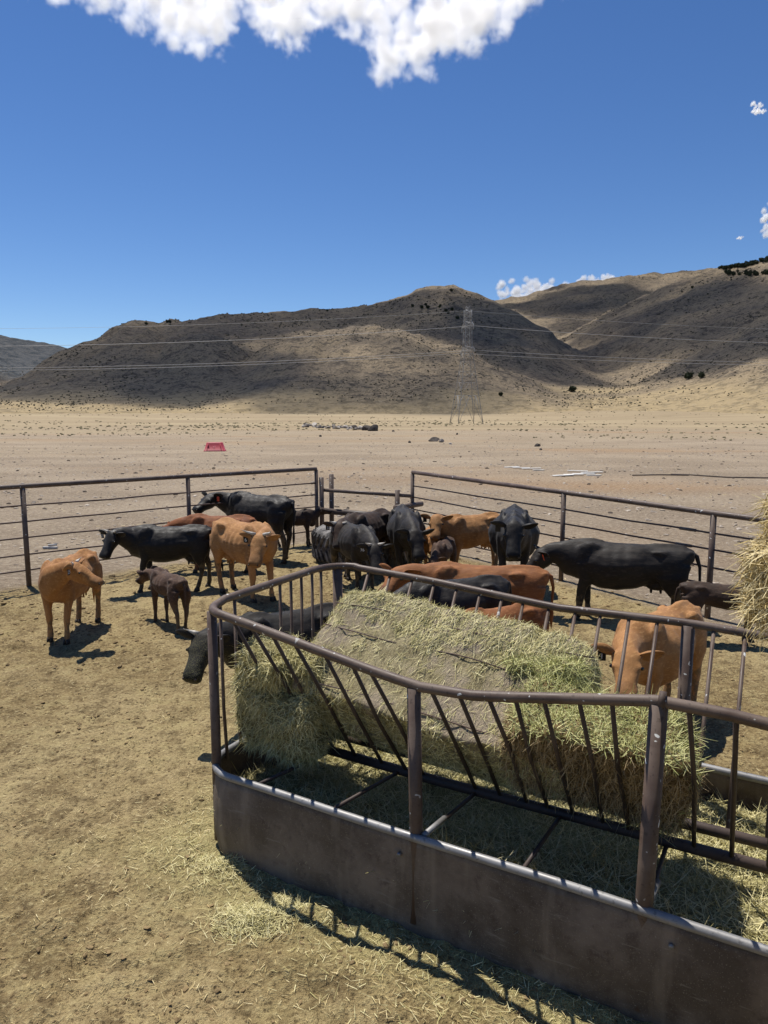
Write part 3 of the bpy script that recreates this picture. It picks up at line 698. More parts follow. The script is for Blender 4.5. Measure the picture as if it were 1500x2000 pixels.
def tank():                                  # a giant tractor tyre on its side used as a water tank
    c = Vector((-.42, 15.65, 0)); root = empty('tyre_water_tank', c)
    M_TYRE = N('dusty_rubber'); k = M_TYRE; k.color(k.mix(k.ramp(k.noise(5, 5, .65), .38, .64), (.05, .047, .045), (.22, .205, .19))).set(rough=.85, spec=.3); k.bump(k.noise(40, 4), .4, .01)
    RO, HT = 1.12, .74; prof = [(.72, HT * .98), (.80, HT + .01), (.98, HT), (1.07, HT * .93), (RO, HT * .80), (RO + .02, HT * .5), (RO, HT * .2), (1.05, HT * .04), (.9, -.02)]
    n = 72; V = [(r * math.cos(2 * math.pi * i / n), r * math.sin(2 * math.pi * i / n), z_) for (r, z_) in prof for i in range(n)]
    Fs = [(j * n + i, j * n + (i + 1) % n, (j + 1) * n + (i + 1) % n, (j + 1) * n + i) for j in range(len(prof) - 1) for i in range(n)]
    body = MB().add(V, [f[::-1] for f in Fs]).build('tyre', k.m, root)
    inner = [(.72, HT * .98), (.76, HT * .8), (.78, .3)]; V = [(r * math.cos(2 * math.pi * i / n), r * math.sin(2 * math.pi * i / n), z_) for (r, z_) in inner for i in range(n)]
    MB().add(V, [(j * n + i, (j + 1) * n + i, (j + 1) * n + (i + 1) % n, j * n + (i + 1) % n) for j in range(2) for i in range(n)][::-1]).build('inner_wall', k.m, root)
    m = MB()
    for i in range(40):                      # tread lugs: chevrons with a worn diamond between
        a = 2 * math.pi * i / 40
        for s in (-1, 1):
            pts = []
            for t in range(5):
                b_ = a + s * .0 + (t / 4) * .10 * 1; zc = HT * (.5 + s * (.06 + .085 * t)); rr_ = RO + (.035 if t < 4 else .0)
                pts.append((rr_ * math.cos(b_), rr_ * math.sin(b_), zc))
            m.tube(pts, [.028, .032, .034, .034, .02], 5)
        m.tube([((RO + .03) * math.cos(a + .09), (RO + .03) * math.sin(a + .09), HT * .45), ((RO + .03) * math.cos(a + .09), (RO + .03) * math.sin(a + .09), HT * .55)], .026, 5)
    m.build('tread', k.m, body, smooth=False)
    w = N('water'); w.color((.02, .028, .026)).set(rough=.04, spec=.6); w.bump(w.noise(9, 2), .05, .01)
    V = [(.775 * math.cos(2 * math.pi * i / n), .775 * math.sin(2 * math.pi * i / n), .52) for i in range(n)]; MB().add(V, [tuple(range(n))]).build('water', w.m, root)
    tag(root, 'old tractor tyre on its side used as a water tank, grey tread', 'water tank')
tank()

# ---------------------------------------------------------------- straw and hay makers
def hay_mat(name, a, b, c):
    k = N(name); r = k.attr('tone'); n_ = k.noise(6, 3, .6)
    col = k.mix(k.ramp(r, 0, 1), a, b); col = k.mix(k.ramp(n_, .45, .7, 0, .6), col, c)
    k.color(col).set(rough=.75, spec=.25)
    if 'Subsurface Weight' in k.b.inputs: pass
    return k.m
M_HAY = hay_mat('green_hay', (.40, .355, .14), (.82, .74, .42), (.62, .56, .27))
M_HAY_G = hay_mat('fresh_green_hay', (.31, .32, .105), (.72, .69, .34), (.50, .50, .20))
M_STRAW = hay_mat('yellow_straw', (.50, .38, .16), (.78, .66, .38), (.64, .52, .26))
M_HAY_B = hay_mat('brown_cut_hay', (.27, .19, .09), (.56, .43, .24), (.40, .30, .15))
def blades(name, Pn, Nn, length, width, mat, parent, lift=.35, curl=.3, droop=0.0, seed=0, align=None, alw=0.0):
    """a stem for each point: a bent two-piece ribbon lying about the surface"""
    rg = np.random.default_rng(seed); n = len(Pn)
    d = rg.normal(size=(n, 3))
    if align is not None: d = d * (1 - alw) + np.asarray(align)[None] * alw * rg.choice([-1, 1], (n, 1)) * 1.6
    d -= Nn * (d * Nn).sum(1)[:, None]; d /= np.linalg.norm(d, axis=1)[:, None] + 1e-9
    lf = rg.normal(0, lift, n)[:, None]; d = d + Nn * np.abs(lf) ; d /= np.linalg.norm(d, axis=1)[:, None]
    L = (length * rg.uniform(.45, 1.35, n))[:, None]; w_ = (width * rg.uniform(.6, 1.5, n))[:, None]
    side = np.cross(d, Nn + rg.normal(0, .4, (n, 3))); side /= np.linalg.norm(side, axis=1)[:, None] + 1e-9
    bow = np.cross(d, side) * (rg.normal(0, curl, n)[:, None] * L)
    a = Pn - d * L * .35 ; b = Pn + d * L * .2 + bow * .5; c = Pn + d * L * .65 + bow
    c[:, 2] -= droop * L[:, 0]
    V = np.stack([a - side * w_ * .5, a + side * w_ * .5, b - side * w_ * .5, b + side * w_ * .5, c - side * w_ * .2, c + side * w_ * .2], 1).reshape(-1, 3)
    k = np.arange(n)[:, None] * 6
    Fq = np.concatenate([k + np.array([0, 1, 3, 2]), k + np.array([2, 3, 5, 4])], 0)
    o = mesh_np(name, V, Fq, mat, parent, smooth=False)
    at_ = o.data.attributes.new('tone', 'FLOAT', 'POINT'); at_.data.foreach_set('value', np.repeat(rg.uniform(0, 1, n) ** 1.2, 6).astype(np.float32))
    o['kind'] = 'stuff'; return o
def sample(o, n, seed=0, keep=None):         # points spread over a mesh by area
    me = o.data; me.calc_loop_triangles(); rg = np.random.default_rng(seed)
    co = np.empty(len(me.vertices) * 3, np.float32); me.vertices.foreach_get('co', co); co = co.reshape(-1, 3).astype(float)
    tr = np.empty(len(me.loop_triangles) * 3, np.int32); me.loop_triangles.foreach_get('vertices', tr); tr = tr.reshape(-1, 3)
    a, b, c = co[tr[:, 0]], co[tr[:, 1]], co[tr[:, 2]]; nn = np.cross(b - a, c - a); ar = np.linalg.norm(nn, axis=1)
    i = rg.choice(len(tr), n, p=ar / ar.sum()); u = rg.uniform(0, 1, (n, 2)); f = u.sum(1) > 1; u[f] = 1 - u[f]
    P = a[i] + (b - a)[i] * u[:, :1] + (c - a)[i] * u[:, 1:]; Nn = nn[i] / (ar[i][:, None] + 1e-12)
    if keep is not None:
        m = keep(P, Nn); P, Nn = P[m], Nn[m]
    return P, Nn
def rough_block(name, size, mat, parent, cuts=26, amp=.05, wav=.25, seed=0, layers=0.0, cut=None):
    """a block of pressed hay with torn edges; layers > 0 gives slabs along X"""
    sx, sy, sz = size; n = cuts; bm = bmesh.new(); bmesh.ops.create_cube(bm, size=2)
    bmesh.ops.subdivide_edges(bm, edges=bm.edges[:], cuts=n, use_grid_fill=True)
    V = np.array([v.co[:] for v in bm.verts]); F_ = [[v.index for v in f.verts] for f in bm.faces]; bm.free()
    q = V / (np.sum(np.abs(V) ** 8, 1) ** (1 / 8))[:, None]
    p = q * np.array([sx / 2, sy / 2, sz / 2]); nn = q * np.array([1 / sx, 1 / sy, 1 / sz]); nn = np.sign(q) * np.abs(q) ** 7; nn /= np.linalg.norm(nn, axis=1)[:, None]
    d = fbm(p / wav + seed * 7.7, 4, .6, k=seed) * amp
    if layers: d += (.022 * np.abs(np.sin(p[:, 0] / layers * math.pi + 1.5 * fbm(p / .5, 2, k=4))) - .015)
    p = p + nn * d[:, None]
    if cut is not None: p = cut(p)
    return mesh_np(name, p, F_, mat, parent)
def core_mat(name, a, b, c, grey=None):
    k = N(name); n1 = k.noise(5, 4, .65); n2 = k.noise(55, 4, .8, stretch=(1, .4, 1)); n3 = k.noise(2.3, 3, .6)
    col = k.mix(k.ramp(n1, .35, .65), a, b); col = k.mix(k.ramp(n2, .52, .68, 0, .8), col, c); col = k.mix(k.ramp(n2, .45, .34, 0, .7), col, tuple(x * .3 for x in a))
    if grey: col = k.mix(k.ramp(n3, .46, .58, 0, .85), col, grey)
    k.color(col).set(rough=.95, spec=.1); k.bump(n2, 1.0, .035); return k.m
M_CORE = core_mat('pressed_hay', (.24, .205, .085), (.38, .335, .16), (.55, .49, .25))
M_CORE_GREY = core_mat('weathered_pressed_hay', (.30, .25, .135), (.42, .355, .205), (.58, .51, .30), (.40, .325, .235))
M_CORE_B = core_mat('brown_pressed_hay', (.17, .115, .05), (.27, .19, .09), (.40, .30, .15))
M_CORE_Y = core_mat('pressed_straw', (.36, .26, .10), (.50, .38, .17), (.64, .52, .27))

# ---------------------------------------------------------------- the big hay feeder
FR_ROOT = empty('hay_feeder', FA, math.atan2(FD.y, FD.x))   # local x runs along the near side, local y across to the far side
RIMZ = .62
def side_z(t, tab): return float(np.interp(t, [a for a, b in tab], [b for a, b in tab]))
NEAR_Z = [(0, 1.83), (.35, 1.80), (1.50, 1.62), (1.80, 1.585), (2.15, 1.60), (3.13, 1.77), (3.5, 1.765), (3.75, 1.74), (4.7, 1.80)]
FAR_Z = [(0, 1.83), (1, 1.78), (2.1, 1.69), (3.05, 1.705), (3.6, 1.68), (4.7, 1.72)]
def outline(inset, z, r=.30, n=7):           # rounded outline of the trough, from above
    L, Wd = FLEN, FW; pts = []
    for (cx, cy, a0) in ((r, r, 180), (L - r, r, 270), (L - r, Wd - r, 0), (r, Wd - r, 90)):
        for k in range(n):
            a = math.radians(a0 + 90 * k / (n - 1)); pts.append((cx + (r - inset) * math.cos(a), cy + (r - inset) * math.sin(a), z))
    return pts
def densify(pts, step=.12):
    out = []
    for a, b in zip(pts, pts[1:] + pts[:1]):
        a, b = Vector(a), Vector(b); m = max(1, int((b - a).length / step))
        out += [a.lerp(b, k / m) for k in range(m)]
    return out
oo_ = densify(outline(0, 0)); n_ = len(oo_)
wob = [.012 * math.sin(p.x * 2.1 + 1) + .008 * math.sin(p.x * 5.3) for p in oo_]
V = []
for j, zz_ in enumerate((-.06, .0, .15, .30, .45, .56, RIMZ)):
    for p, w_ in zip(oo_, wob):
        f = math.sin(math.pi * min(max(zz_ / RIMZ, 0), 1)); c_ = Vector((FLEN / 2, FW / 2, 0)); d_ = (p - c_); sgn = -1 if p.y < FW / 2 else 1
        V.append((p.x, p.y + sgn * (w_ * f * 1.2 + .02 * f), zz_))
Fs = [(j * n_ + i, j * n_ + (i + 1) % n_, (j + 1) * n_ + (i + 1) % n_, (j + 1) * n_ + i) for j in range(6) for i in range(n_)]
panel = MB().add(V, Fs).build('trough_panel', M_PANEL, FR_ROOT)
so = panel.modifiers.new('thick', 'SOLIDIFY'); so.thickness = .006; so.offset = -1
rp = [Vector((p.x, p.y, RIMZ + .012 + .004 * math.sin(p.x * 3))) for p in oo_]; MB().tube(rp + [rp[0]], .027, 10, cap=False).build('rim_pipe', M_RIM, panel)
fl = densify(outline(.012, 0)); MB().add([(p.x, p.y, .05) for p in fl], [tuple(range(len(fl)))]).build('trough_floor', M_PANEL, FR_ROOT)
for (x_, z_) in ((.085, .55), (1.62, .50), (3.2, .5)):
    MB().tube([(x_ + .06, -.012 if x_ > .2 else .07, z_), (x_ + .06, -.030 if x_ > .2 else .045, z_)], .014, 8).build('bolt', M_RIM, panel)
# top rail: one bent pipe all the way round
def rail_pts():
    pts = []
    for t in np.linspace(4.45, .30, 26): pts.append(Vector((t, .03, side_z(t, NEAR_Z))))
    for k in range(1, 8): a = math.radians(270 - 90 * k / 8); pts.append(Vector((.30 + .28 * math.cos(a), .30 + .28 * math.sin(a) - .0, 1.815)))
    for t in np.linspace(.32, FW - .32, 10): pts.append(Vector((.02, t, 1.83)))
    for k in range(1, 8): a = math.radians(180 - 90 * k / 8); pts.append(Vector((.30 + .28 * math.cos(a), FW - .30 + .28 * math.sin(a), 1.825)))
    for t in np.linspace(.30, 4.45, 26): pts.append(Vector((t, FW - .03, side_z(t, FAR_Z))))
    return pts
rpts = rail_pts(); rail = MB().tube(rpts, .031, 12).build('top_rail', M_PIPE, FR_ROOT)
MB().tube([(4.45, .03, side_z(4.45, NEAR_Z)), (4.66, .3, 1.8), (4.66, FW - .3, 1.76), (4.45, FW - .03, side_z(4.45, FAR_Z))], .033, 12).build('end_rail', M_PIPE, FR_ROOT)
def fpost(x0, y0, x1, y1, z1, r=.043): MB().tube([(x0, y0, .05), (x0, y0, RIMZ), (x1, y1, z1)], r, 12).build('post', M_PIPE, FR_ROOT)
fpost(.09, .10, .10, .09, 1.80, .036); fpost(1.77, .035, 1.75, .03, 1.575, .042); fpost(3.11, .035, 3.13, .03, 1.755, .046); fpost(4.45, .03, 4.45, .03, 1.77)
fpost(.10, FW - .09, .10, FW - .09, 1.80, .044); fpost(3.07, FW - .03, 3.07, FW - .03, 1.69, .046); fpost(4.45, FW - .03, 4.45, FW - .03, 1.68)
MB().tube([(1.72, FW - .03, .4), (1.72, FW - .03, 1.50)], .05, 12).build('post', M_PIPE_DARK, FR_ROOT)
MB().tube([(3.13, .03, side_z(3.13, NEAR_Z) + .005), (3.16, .03, side_z(3.16, NEAR_Z) + .005)], .047, 10).build('weld', M_PIPE_DARK, rail)
# the V-shaped cradle: two low rails, slanted bars from both sides
CY1, CY2, CZ = .80, 1.06, .58
for cy in (CY1, CY2): MB().tube([(.15, cy, CZ), (1.6, cy, CZ - .015), (3.0, cy, CZ), (4.6, cy, CZ + .01)], .036, 10).build('cradle_rail', M_PIPE_DARK, FR_ROOT)
near_t = [.34, .50, .68, .86, 1.10, 1.31, 1.44, 1.86, 2.04, 2.22, 2.38, 2.54, 2.73, 2.90, 3.27, 3.48, 3.68, 3.9, 4.15]
for i, t in enumerate(near_t):
    z1 = side_z(t, NEAR_Z); b_ = .02 * math.sin(i * 2.3)
    MB().tube([(t, .03, z1), (t + b_, (.03 + CY1) / 2, (z1 + CZ) / 2 + .02 * math.sin(i)), (t + b_ * .3, CY1, CZ)], .0135, 8).build('slant_bar', M_PIPE_DARK, FR_ROOT)
for i, t in enumerate([.40, .62, .84, 1.05, 1.26, 1.47, 1.66, 1.84, 2.05, 2.26, 2.45, 2.66, 2.86, 3.24, 3.44, 3.66, 3.9, 4.15]):
    z1 = side_z(t, FAR_Z); MB().tube([(t, FW - .03, z1), (t, CY2, CZ)], .0135, 8).build('slant_bar', M_PIPE, FR_ROOT)
for i, y_ in enumerate([.26, .42, .98, 1.13, 1.28, 1.44, 1.58]):
    MB().tube([(.025, y_, 1.82), (.03, y_, 1.0), (.05, y_, .60)], .013, 8).build('end_bar', M_PIPE, FR_ROOT)
for (x0, x1) in ((.55, .62), (1.18, 1.25), (1.83, 1.86), (2.46, 2.46), (3.13, 3.12), (3.85, 3.9)):
    MB().tube([(x0, .03, RIMZ + .02), (x1, CY1, CZ - .02)], .0135, 8).build('tie_rod', M_PIPE_DARK, FR_ROOT)
    MB().tube([(x0, FW - .03, RIMZ + .02), (x1, CY2, CZ - .02)], .0135, 8).build('tie_rod', M_PIPE_DARK, FR_ROOT)
for x0 in (1.83, 3.13): MB().tube([(x0, .02, RIMZ + .03), (x0 + .012, .30, RIMZ - .0)], .019, 8).build('tie_sleeve', M_RIM, FR_ROOT)
tag(FR_ROOT, 'large brown pipe hay feeder with a dark sheet metal trough', 'feeder')

# ---- hay: the tilted bale, torn clump at the left end, broken slab at the right, loose hay in the trough
def local_root(name, x, y, z_, label, cat, group=None):
    p = FA + FD * x + FN * y; r = empty(name, (p.x, p.y, z_), FR_ROOT.rotation_euler.z); tag(r, label, cat, group); return r
def in_cradle(o, root):                      # the bars hold the hay back: nothing bulges out through the V of the cradle
    q = root.rotation_quaternion if root.rotation_mode == 'QUATERNION' else root.rotation_euler.to_quaternion()
    Mw = Matrix.Translation(root.location) @ q.to_matrix().to_4x4(); Mf = Matrix.Translation(FA) @ Matrix.Rotation(FR_ROOT.rotation_euler.z, 4, 'Z')
    A_ = Mf.inverted() @ Mw; A_ = np.array(A_); B_ = np.linalg.inv(A_)
    n = len(o.data.vertices); co = np.empty(n * 3, np.float32); o.data.vertices.foreach_get('co', co); co = co.reshape(-1, 3)
    p = co @ A_[:3, :3].T + A_[:3, 3]
    zr = np.interp(p[:, 0], [a for a, b in NEAR_Z], [b for a, b in NEAR_Z]); t = np.clip((zr - p[:, 2]) / (zr - CZ), -.2, 1.15)
    lim = .03 + (CY1 - .03) * t + .035; p[:, 1] = np.where(p[:, 1] < lim, lim + .02 * fbm(p / .1, 2, k=5), p[:, 1])
    zr = np.interp(p[:, 0], [a for a, b in FAR_Z], [b for a, b in FAR_Z]); t = np.clip((zr - p[:, 2]) / (zr - CZ), -.2, 1.0)
    lim = FW - .03 - (FW - .03 - CY2) * t - .03; p[:, 1] = np.minimum(p[:, 1], lim)
    p[:, 0] = np.maximum(p[:, 0], .07); p[:, 2] = np.maximum(p[:, 2], .62 + .03 * fbm(p / .12, 2, k=6))
    co = p @ B_[:3, :3].T + B_[:3, 3]; o.data.vertices.foreach_set('co', co.astype(np.float32).ravel()); o.data.update()
def tilt(o, ax, ay=0.0, az_=0.0): o.rotation_euler = (ax, ay, az_); return o
R_ = local_root('hay_bale', 1.52, .92, 1.22, 'big weathered hay bale lying tilted in the feeder cradle', 'hay bale')
R_.rotation_mode = 'QUATERNION'
R_.rotation_quaternion = Quaternion((0, 0, 1), FR_ROOT.rotation_euler.z) @ Quaternion((1, 0, 0), math.radians(35)) @ Quaternion((0, 1, 0), math.radians(6.5))
blk = rough_block('bale_body', (2.06, 1.18, .46), M_CORE_GREY, R_, 34, .035, .22, 3, .20); in_cradle(blk, R_)
for yo in (-.36, -.12, .14, .38):              # twine
    MB().tube([(x_, yo + .012 * math.sin(x_ * 5 + yo * 9), .232 + .012 * math.sin(x_ * 7)) for x_ in np.linspace(-1.0, 1.0, 21)], .005, 5).build('twine', M_ROD, R_)
P, Nn = sample(blk, 42000, 1, lambda P, n: (n[:, 2] > -.5) & ((fbm(P / .16, 3, k=8) + .75 * sstep(.05, .45, P[:, 1]) + .55 * (n[:, 2] < .5) + .3 * sstep(.3, .9, P[:, 0]) > .30) | (np.random.default_rng(2).uniform(0, 1, len(P)) < .10)))
blades('stalks', P + Nn * .006, Nn, .070, .0030, M_HAY, blk, .24, .2, seed=3, align=(.35, 1, 0), alw=.55)
R_ = local_root('hay_clump', .40, .66, 1.05, 'torn hanging clump of hay at the left end of the feeder', 'hay')
def shape_left(p):
    t = (p[:, 2] + .42) / .84; q = p.copy(); q[:, 0] += (.5 - t) * -.10; q[:, 1] += (t - .5) * -.10
    hole = np.exp(-(((p[:, 0] - .12) / .14) ** 2 + ((p[:, 2] - .22) / .13) ** 2)) * (p[:, 1] < .2); q[:, 1] += hole * .34; q[:, 2] -= .12 * np.exp(-((p[:, 0] + .05) / .2) ** 2) * (t > .6)
    return q
blk = rough_block('clump_body', (.64, .66, .82), M_CORE, R_, 24, .15, .22, 7, 0, shape_left)
P, Nn = sample(blk, 26000, 5); blades('stalks', P, Nn, .088, .0032, M_HAY, blk, .55, .45, .25, seed=6, align=(0, 0, 1), alw=.3)
R_ = local_root('hay_slab', 2.70, .66, 1.04, 'broken brown sided slab of hay at the right of the cradle', 'hay')
R_.rotation_mode = 'QUATERNION'; R_.rotation_quaternion = Quaternion((0, 0, 1), FR_ROOT.rotation_euler.z + .06) @ Quaternion((1, 0, 0), math.radians(12)) @ Quaternion((0, 1, 0), math.radians(7))
blk = rough_block('slab_body', (1.06, .66, .66), M_CORE_B, R_, 24, .06, .22, 11, .17); in_cradle(blk, R_)
P, Nn = sample(blk, 22000, 7)
top = Nn[:, 2] > .35
blades('top_stalks', P[top], Nn[top], .10, .0036, M_HAY_G, blk, .55, .4, seed=8)
blades('side_stalks', P[~top], Nn[~top], .085, .0034, M_HAY_B, blk, .5, .3, .2, seed=9, align=(0, 0, 1), alw=.25)
R_ = local_root('hay_tuft', 2.24, 1.12, 1.38, 'fresh green tuft of hay at the right end of the tilted bale', 'hay')
blk = rough_block('tuft_body', (.50, .40, .26), M_CORE, R_, 14, .09, .16, 17)
P, Nn = sample(blk, 6500, 10, lambda P, n: n[:, 2] > -.4); blades('stalks', P, Nn, .12, .0036, M_HAY_G, blk, .7, .5, .2, seed=12)
# loose hay in the trough
gx_ = np.linspace(.06, FLEN - .06, 110); gy_ = np.linspace(.05, FW - .05, 46); GX, GY = np.meshgrid(gx_, gy_); q = np.stack([GX.ravel(), GY.ravel(), GX.ravel() * 0], 1)
hz_ = .29 + .10 * fbm(q / .45, 4, .55, k=14) + .10 * np.exp(-((q[:, 1] - .45) / .3) ** 2) + .10 * sstep(2.6, 3.8, q[:, 0]) - .09 * np.exp(-((q[:, 1]) / .12) ** 2) + .02 * fbm(q / .06, 2, k=15)
k0 = (np.arange(45)[:, None] * 110 + np.arange(109)[None]).ravel()
lh = mesh_np('loose_hay', np.stack([q[:, 0], q[:, 1], hz_], 1), np.stack([k0, k0 + 1, k0 + 111, k0 + 110], 1), M_CORE, None)
lh.location = FA; lh.rotation_euler = (0, 0, FR_ROOT.rotation_euler.z); tag(lh, 'loose green hay spread over the trough floor', None, None, 'stuff')
P, Nn = sample(lh, 30000, 13); blades('stalks', P + Nn * .01, Nn, .11, .0036, M_HAY, lh, .4, .4, seed=14)

# ---- small straw bales at the right edge (the load beside the camera); the lower ones carry the two in view
def straw_bale(x, y, z_, size, label, n, seed, amp=.05, rz=0.0, group=None):
    r = empty('straw_bale', (x, y, z_), rz); tag(r, label, 'straw bale', group)
    b_ = rough_block('bale_body', size, M_CORE_Y, r, 18, amp, .15, seed, .1)
    for xo in (-.2, .2):                     # twine
        sy, sz = size[1] / 2 + .012, size[2] / 2 + .012
        MB().tube([(xo, -sy, -sz), (xo, sy, -sz), (xo, sy, sz), (xo, -sy, sz), (xo, -sy, -sz)], .004, 5).build('twine', M_ROD, r)
    if n:
        P, Nn = sample(b_, n, seed); blades('stalks', P, Nn, .10, .0032, M_STRAW, b_, .5, .3, .2, seed=seed + 1)
straw_bale(1.765, 2.37, 2.615, (.92, .42, .30), 'pale straw bale at the right edge, its lower corner fraying', 15000, 21, .05, .06)
straw_bale(1.82, 2.38, 2.835, (.90, .40, .16), 'thin straw slab on top of the pale straw bale at right', 10000, 24, .05, -.05)
for i in range(8):
    straw_bale(2.08 + .02 * (i % 2), 2.35, .155 + .309 * i, (.92, .46, .305), 'straw bale beside the camera, ' + ORD[i] + ' from the ground in its stack', 0, 30 + i, .02, .02 * (i % 3), 'stacked straw bales beside the camera')

# ---------------------------------------------------------------- cattle
def coat(name, c1, c2, c3, rough=.55, sheen=.15, crumbs=False):
    k = N(name); a = k.noise(3.2, 4, .6); f = k.noise(34, 3, .65, stretch=(.35, 1, 1)); d = k.noise(120, 2, .6, stretch=(.3, 1, 1))
    col = k.mix(k.ramp(a, .34, .66), c1, c2); col = k.mix(k.ramp(f, .48, .68, 0, .65), col, c3)
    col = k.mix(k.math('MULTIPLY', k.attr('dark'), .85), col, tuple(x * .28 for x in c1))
    col = k.mix(k.math('MULTIPLY', k.attr('pale'), .5 if c1[0] > .1 else .12), col, tuple(min(x * 1.5 + .03, .6) for x in c2))
    dust = k.ramp(k.math('ADD', k.attr('dust'), k.math('MULTIPLY', a, .5)), .62, 1.15, 0, .26 if c1[0] < .1 else .12)
    col = k.mix(dust, col, (.26, .20, .13))
    mud = k.ramp(k.math('ADD', k.attr('mud'), k.math('MULTIPLY', k.noise(11, 4, .7), .9)), .92, 1.10, 0, .75)
    col = k.mix(mud, col, (.135, .100, .055))
    if crumbs: col = k.mix(k.math('MULTIPLY', k.attr('face'), k.ramp(k.noise(110, 3, .75), .50, .62, 0, .75)), col, (.15, .14, .06))
    k.color(col).set(rough=k.ramp(f, .3, .7, rough - .08, rough + .12), spec=.24, sheen=sheen)
    k.b.inputs['Sheen Roughness'].default_value = .4
    k.bump(k.math('ADD', d, k.math('MULTIPLY', f, .8)), .30, .010); return k.m
COATS = {
    'black': coat('black_coat', (.0095, .0080, .0070), (.016, .0135, .0115), (.036, .029, .023), .54, .06),
    'crumb': coat('black_coat_with_chaff', (.0095, .0080, .0070), (.016, .0135, .0115), (.036, .029, .023), .66, .04, True),
    'dusty': coat('dusty_black_coat', (.0125, .0100, .0082), (.022, .0175, .0138), (.048, .037, .028), .60, .05),
    'brown': coat('dark_brown_coat', (.026, .015, .0095), (.047, .027, .017), (.080, .048, .030), .66, .06),
    'calf': coat('brown_calf_coat', (.050, .026, .016), (.090, .050, .030), (.14, .085, .055), .7, .08),
    'red': coat('red_coat', (.195, .070, .021), (.270, .105, .034), (.36, .16, .06), .68, .06),
    'deep': coat('deep_red_coat', (.155, .045, .013), (.22, .072, .022), (.30, .12, .042), .68, .06),
    'tan': coat('tan_coat', (.25, .108, .031), (.345, .158, .049), (.46, .24, .09), .68, .06),
    'gold': coat('light_tan_coat', (.27, .125, .041), (.365, .178, .063), (.49, .265, .106), .68, .06),
}
M_HORN = plain('pale_horn', (.42, .37, .30), (.62, .58, .50), 9, .4, .15); M_HOOF = plain('hoof', (.035, .028, .022), (.07, .055, .04), 9, .6, .2)
_e = N('eye'); _e.color((.006, .005, .004)).set(rough=.08, spec=.7); M_EYE = _e.m
M_TAGK = plain('black_tag', (.012, .012, .012), (.02, .02, .02), 5, .4, 0); M_TAGR = plain('orange_red_tag', (.55, .07, .03), (.62, .10, .04), 5, .45, 0); M_INK = plain('white_ink', (.75, .75, .73), (.8, .8, .78), 5, .5, 0)
M_NOSE = plain('nose', (.03, .022, .02), (.06, .045, .04), 20, .35, .2)

def ring_pts(c, rt, up, w, ht, hb, n=16, e=1.0, taper=0.0):
    out = []
    for k in range(n):
        a = 2 * math.pi * k / n; ca, sa = math.cos(a), math.sin(a)
        ca = math.copysign(abs(ca) ** e, ca); sa = math.copysign(abs(sa) ** e, sa)
        out.append(c + rt * (ca * w * (1 - taper * max(sa, 0) ** 1.5)) + up * (sa * (ht if sa > 0 else hb)))
    return out
def loft(m, secs, n=16, e=1.0, taper=0.0):
    V = []
    for (c, rt, up, w, ht, hb) in secs: V += ring_pts(Vector(c), rt, up, w, ht, hb, n, e, taper)
    Fs = [(i * n + k, i * n + (k + 1) % n, (i + 1) * n + (k + 1) % n, (i + 1) * n + k) for i in range(len(secs) - 1) for k in range(n)]
    Fs += [tuple(range(n))[::-1], tuple((len(secs) - 1) * n + k for k in range(n))]
    m.add(V, Fs)
def blob(m, c, r, rot=None):
    V = [Vector(v) for v in ICO_V]; V = [Vector((v.x * r[0], v.y * r[1], v.z * r[2])) for v in V]
    if rot is not None: V = [rot @ v for v in V]
    m.add([v + Vector(c) for v in V], [tuple(f) for f in ICO_F])
YA, ZA, XA = Vector((0, 1, 0)), Vector((0, 0, 1)), Vector((1, 0, 0))
def dirv(yaw, pitch): y, p = math.radians(yaw), math.radians(pitch); return Vector((math.cos(p) * math.cos(y), math.cos(p) * math.sin(y), math.sin(p)))
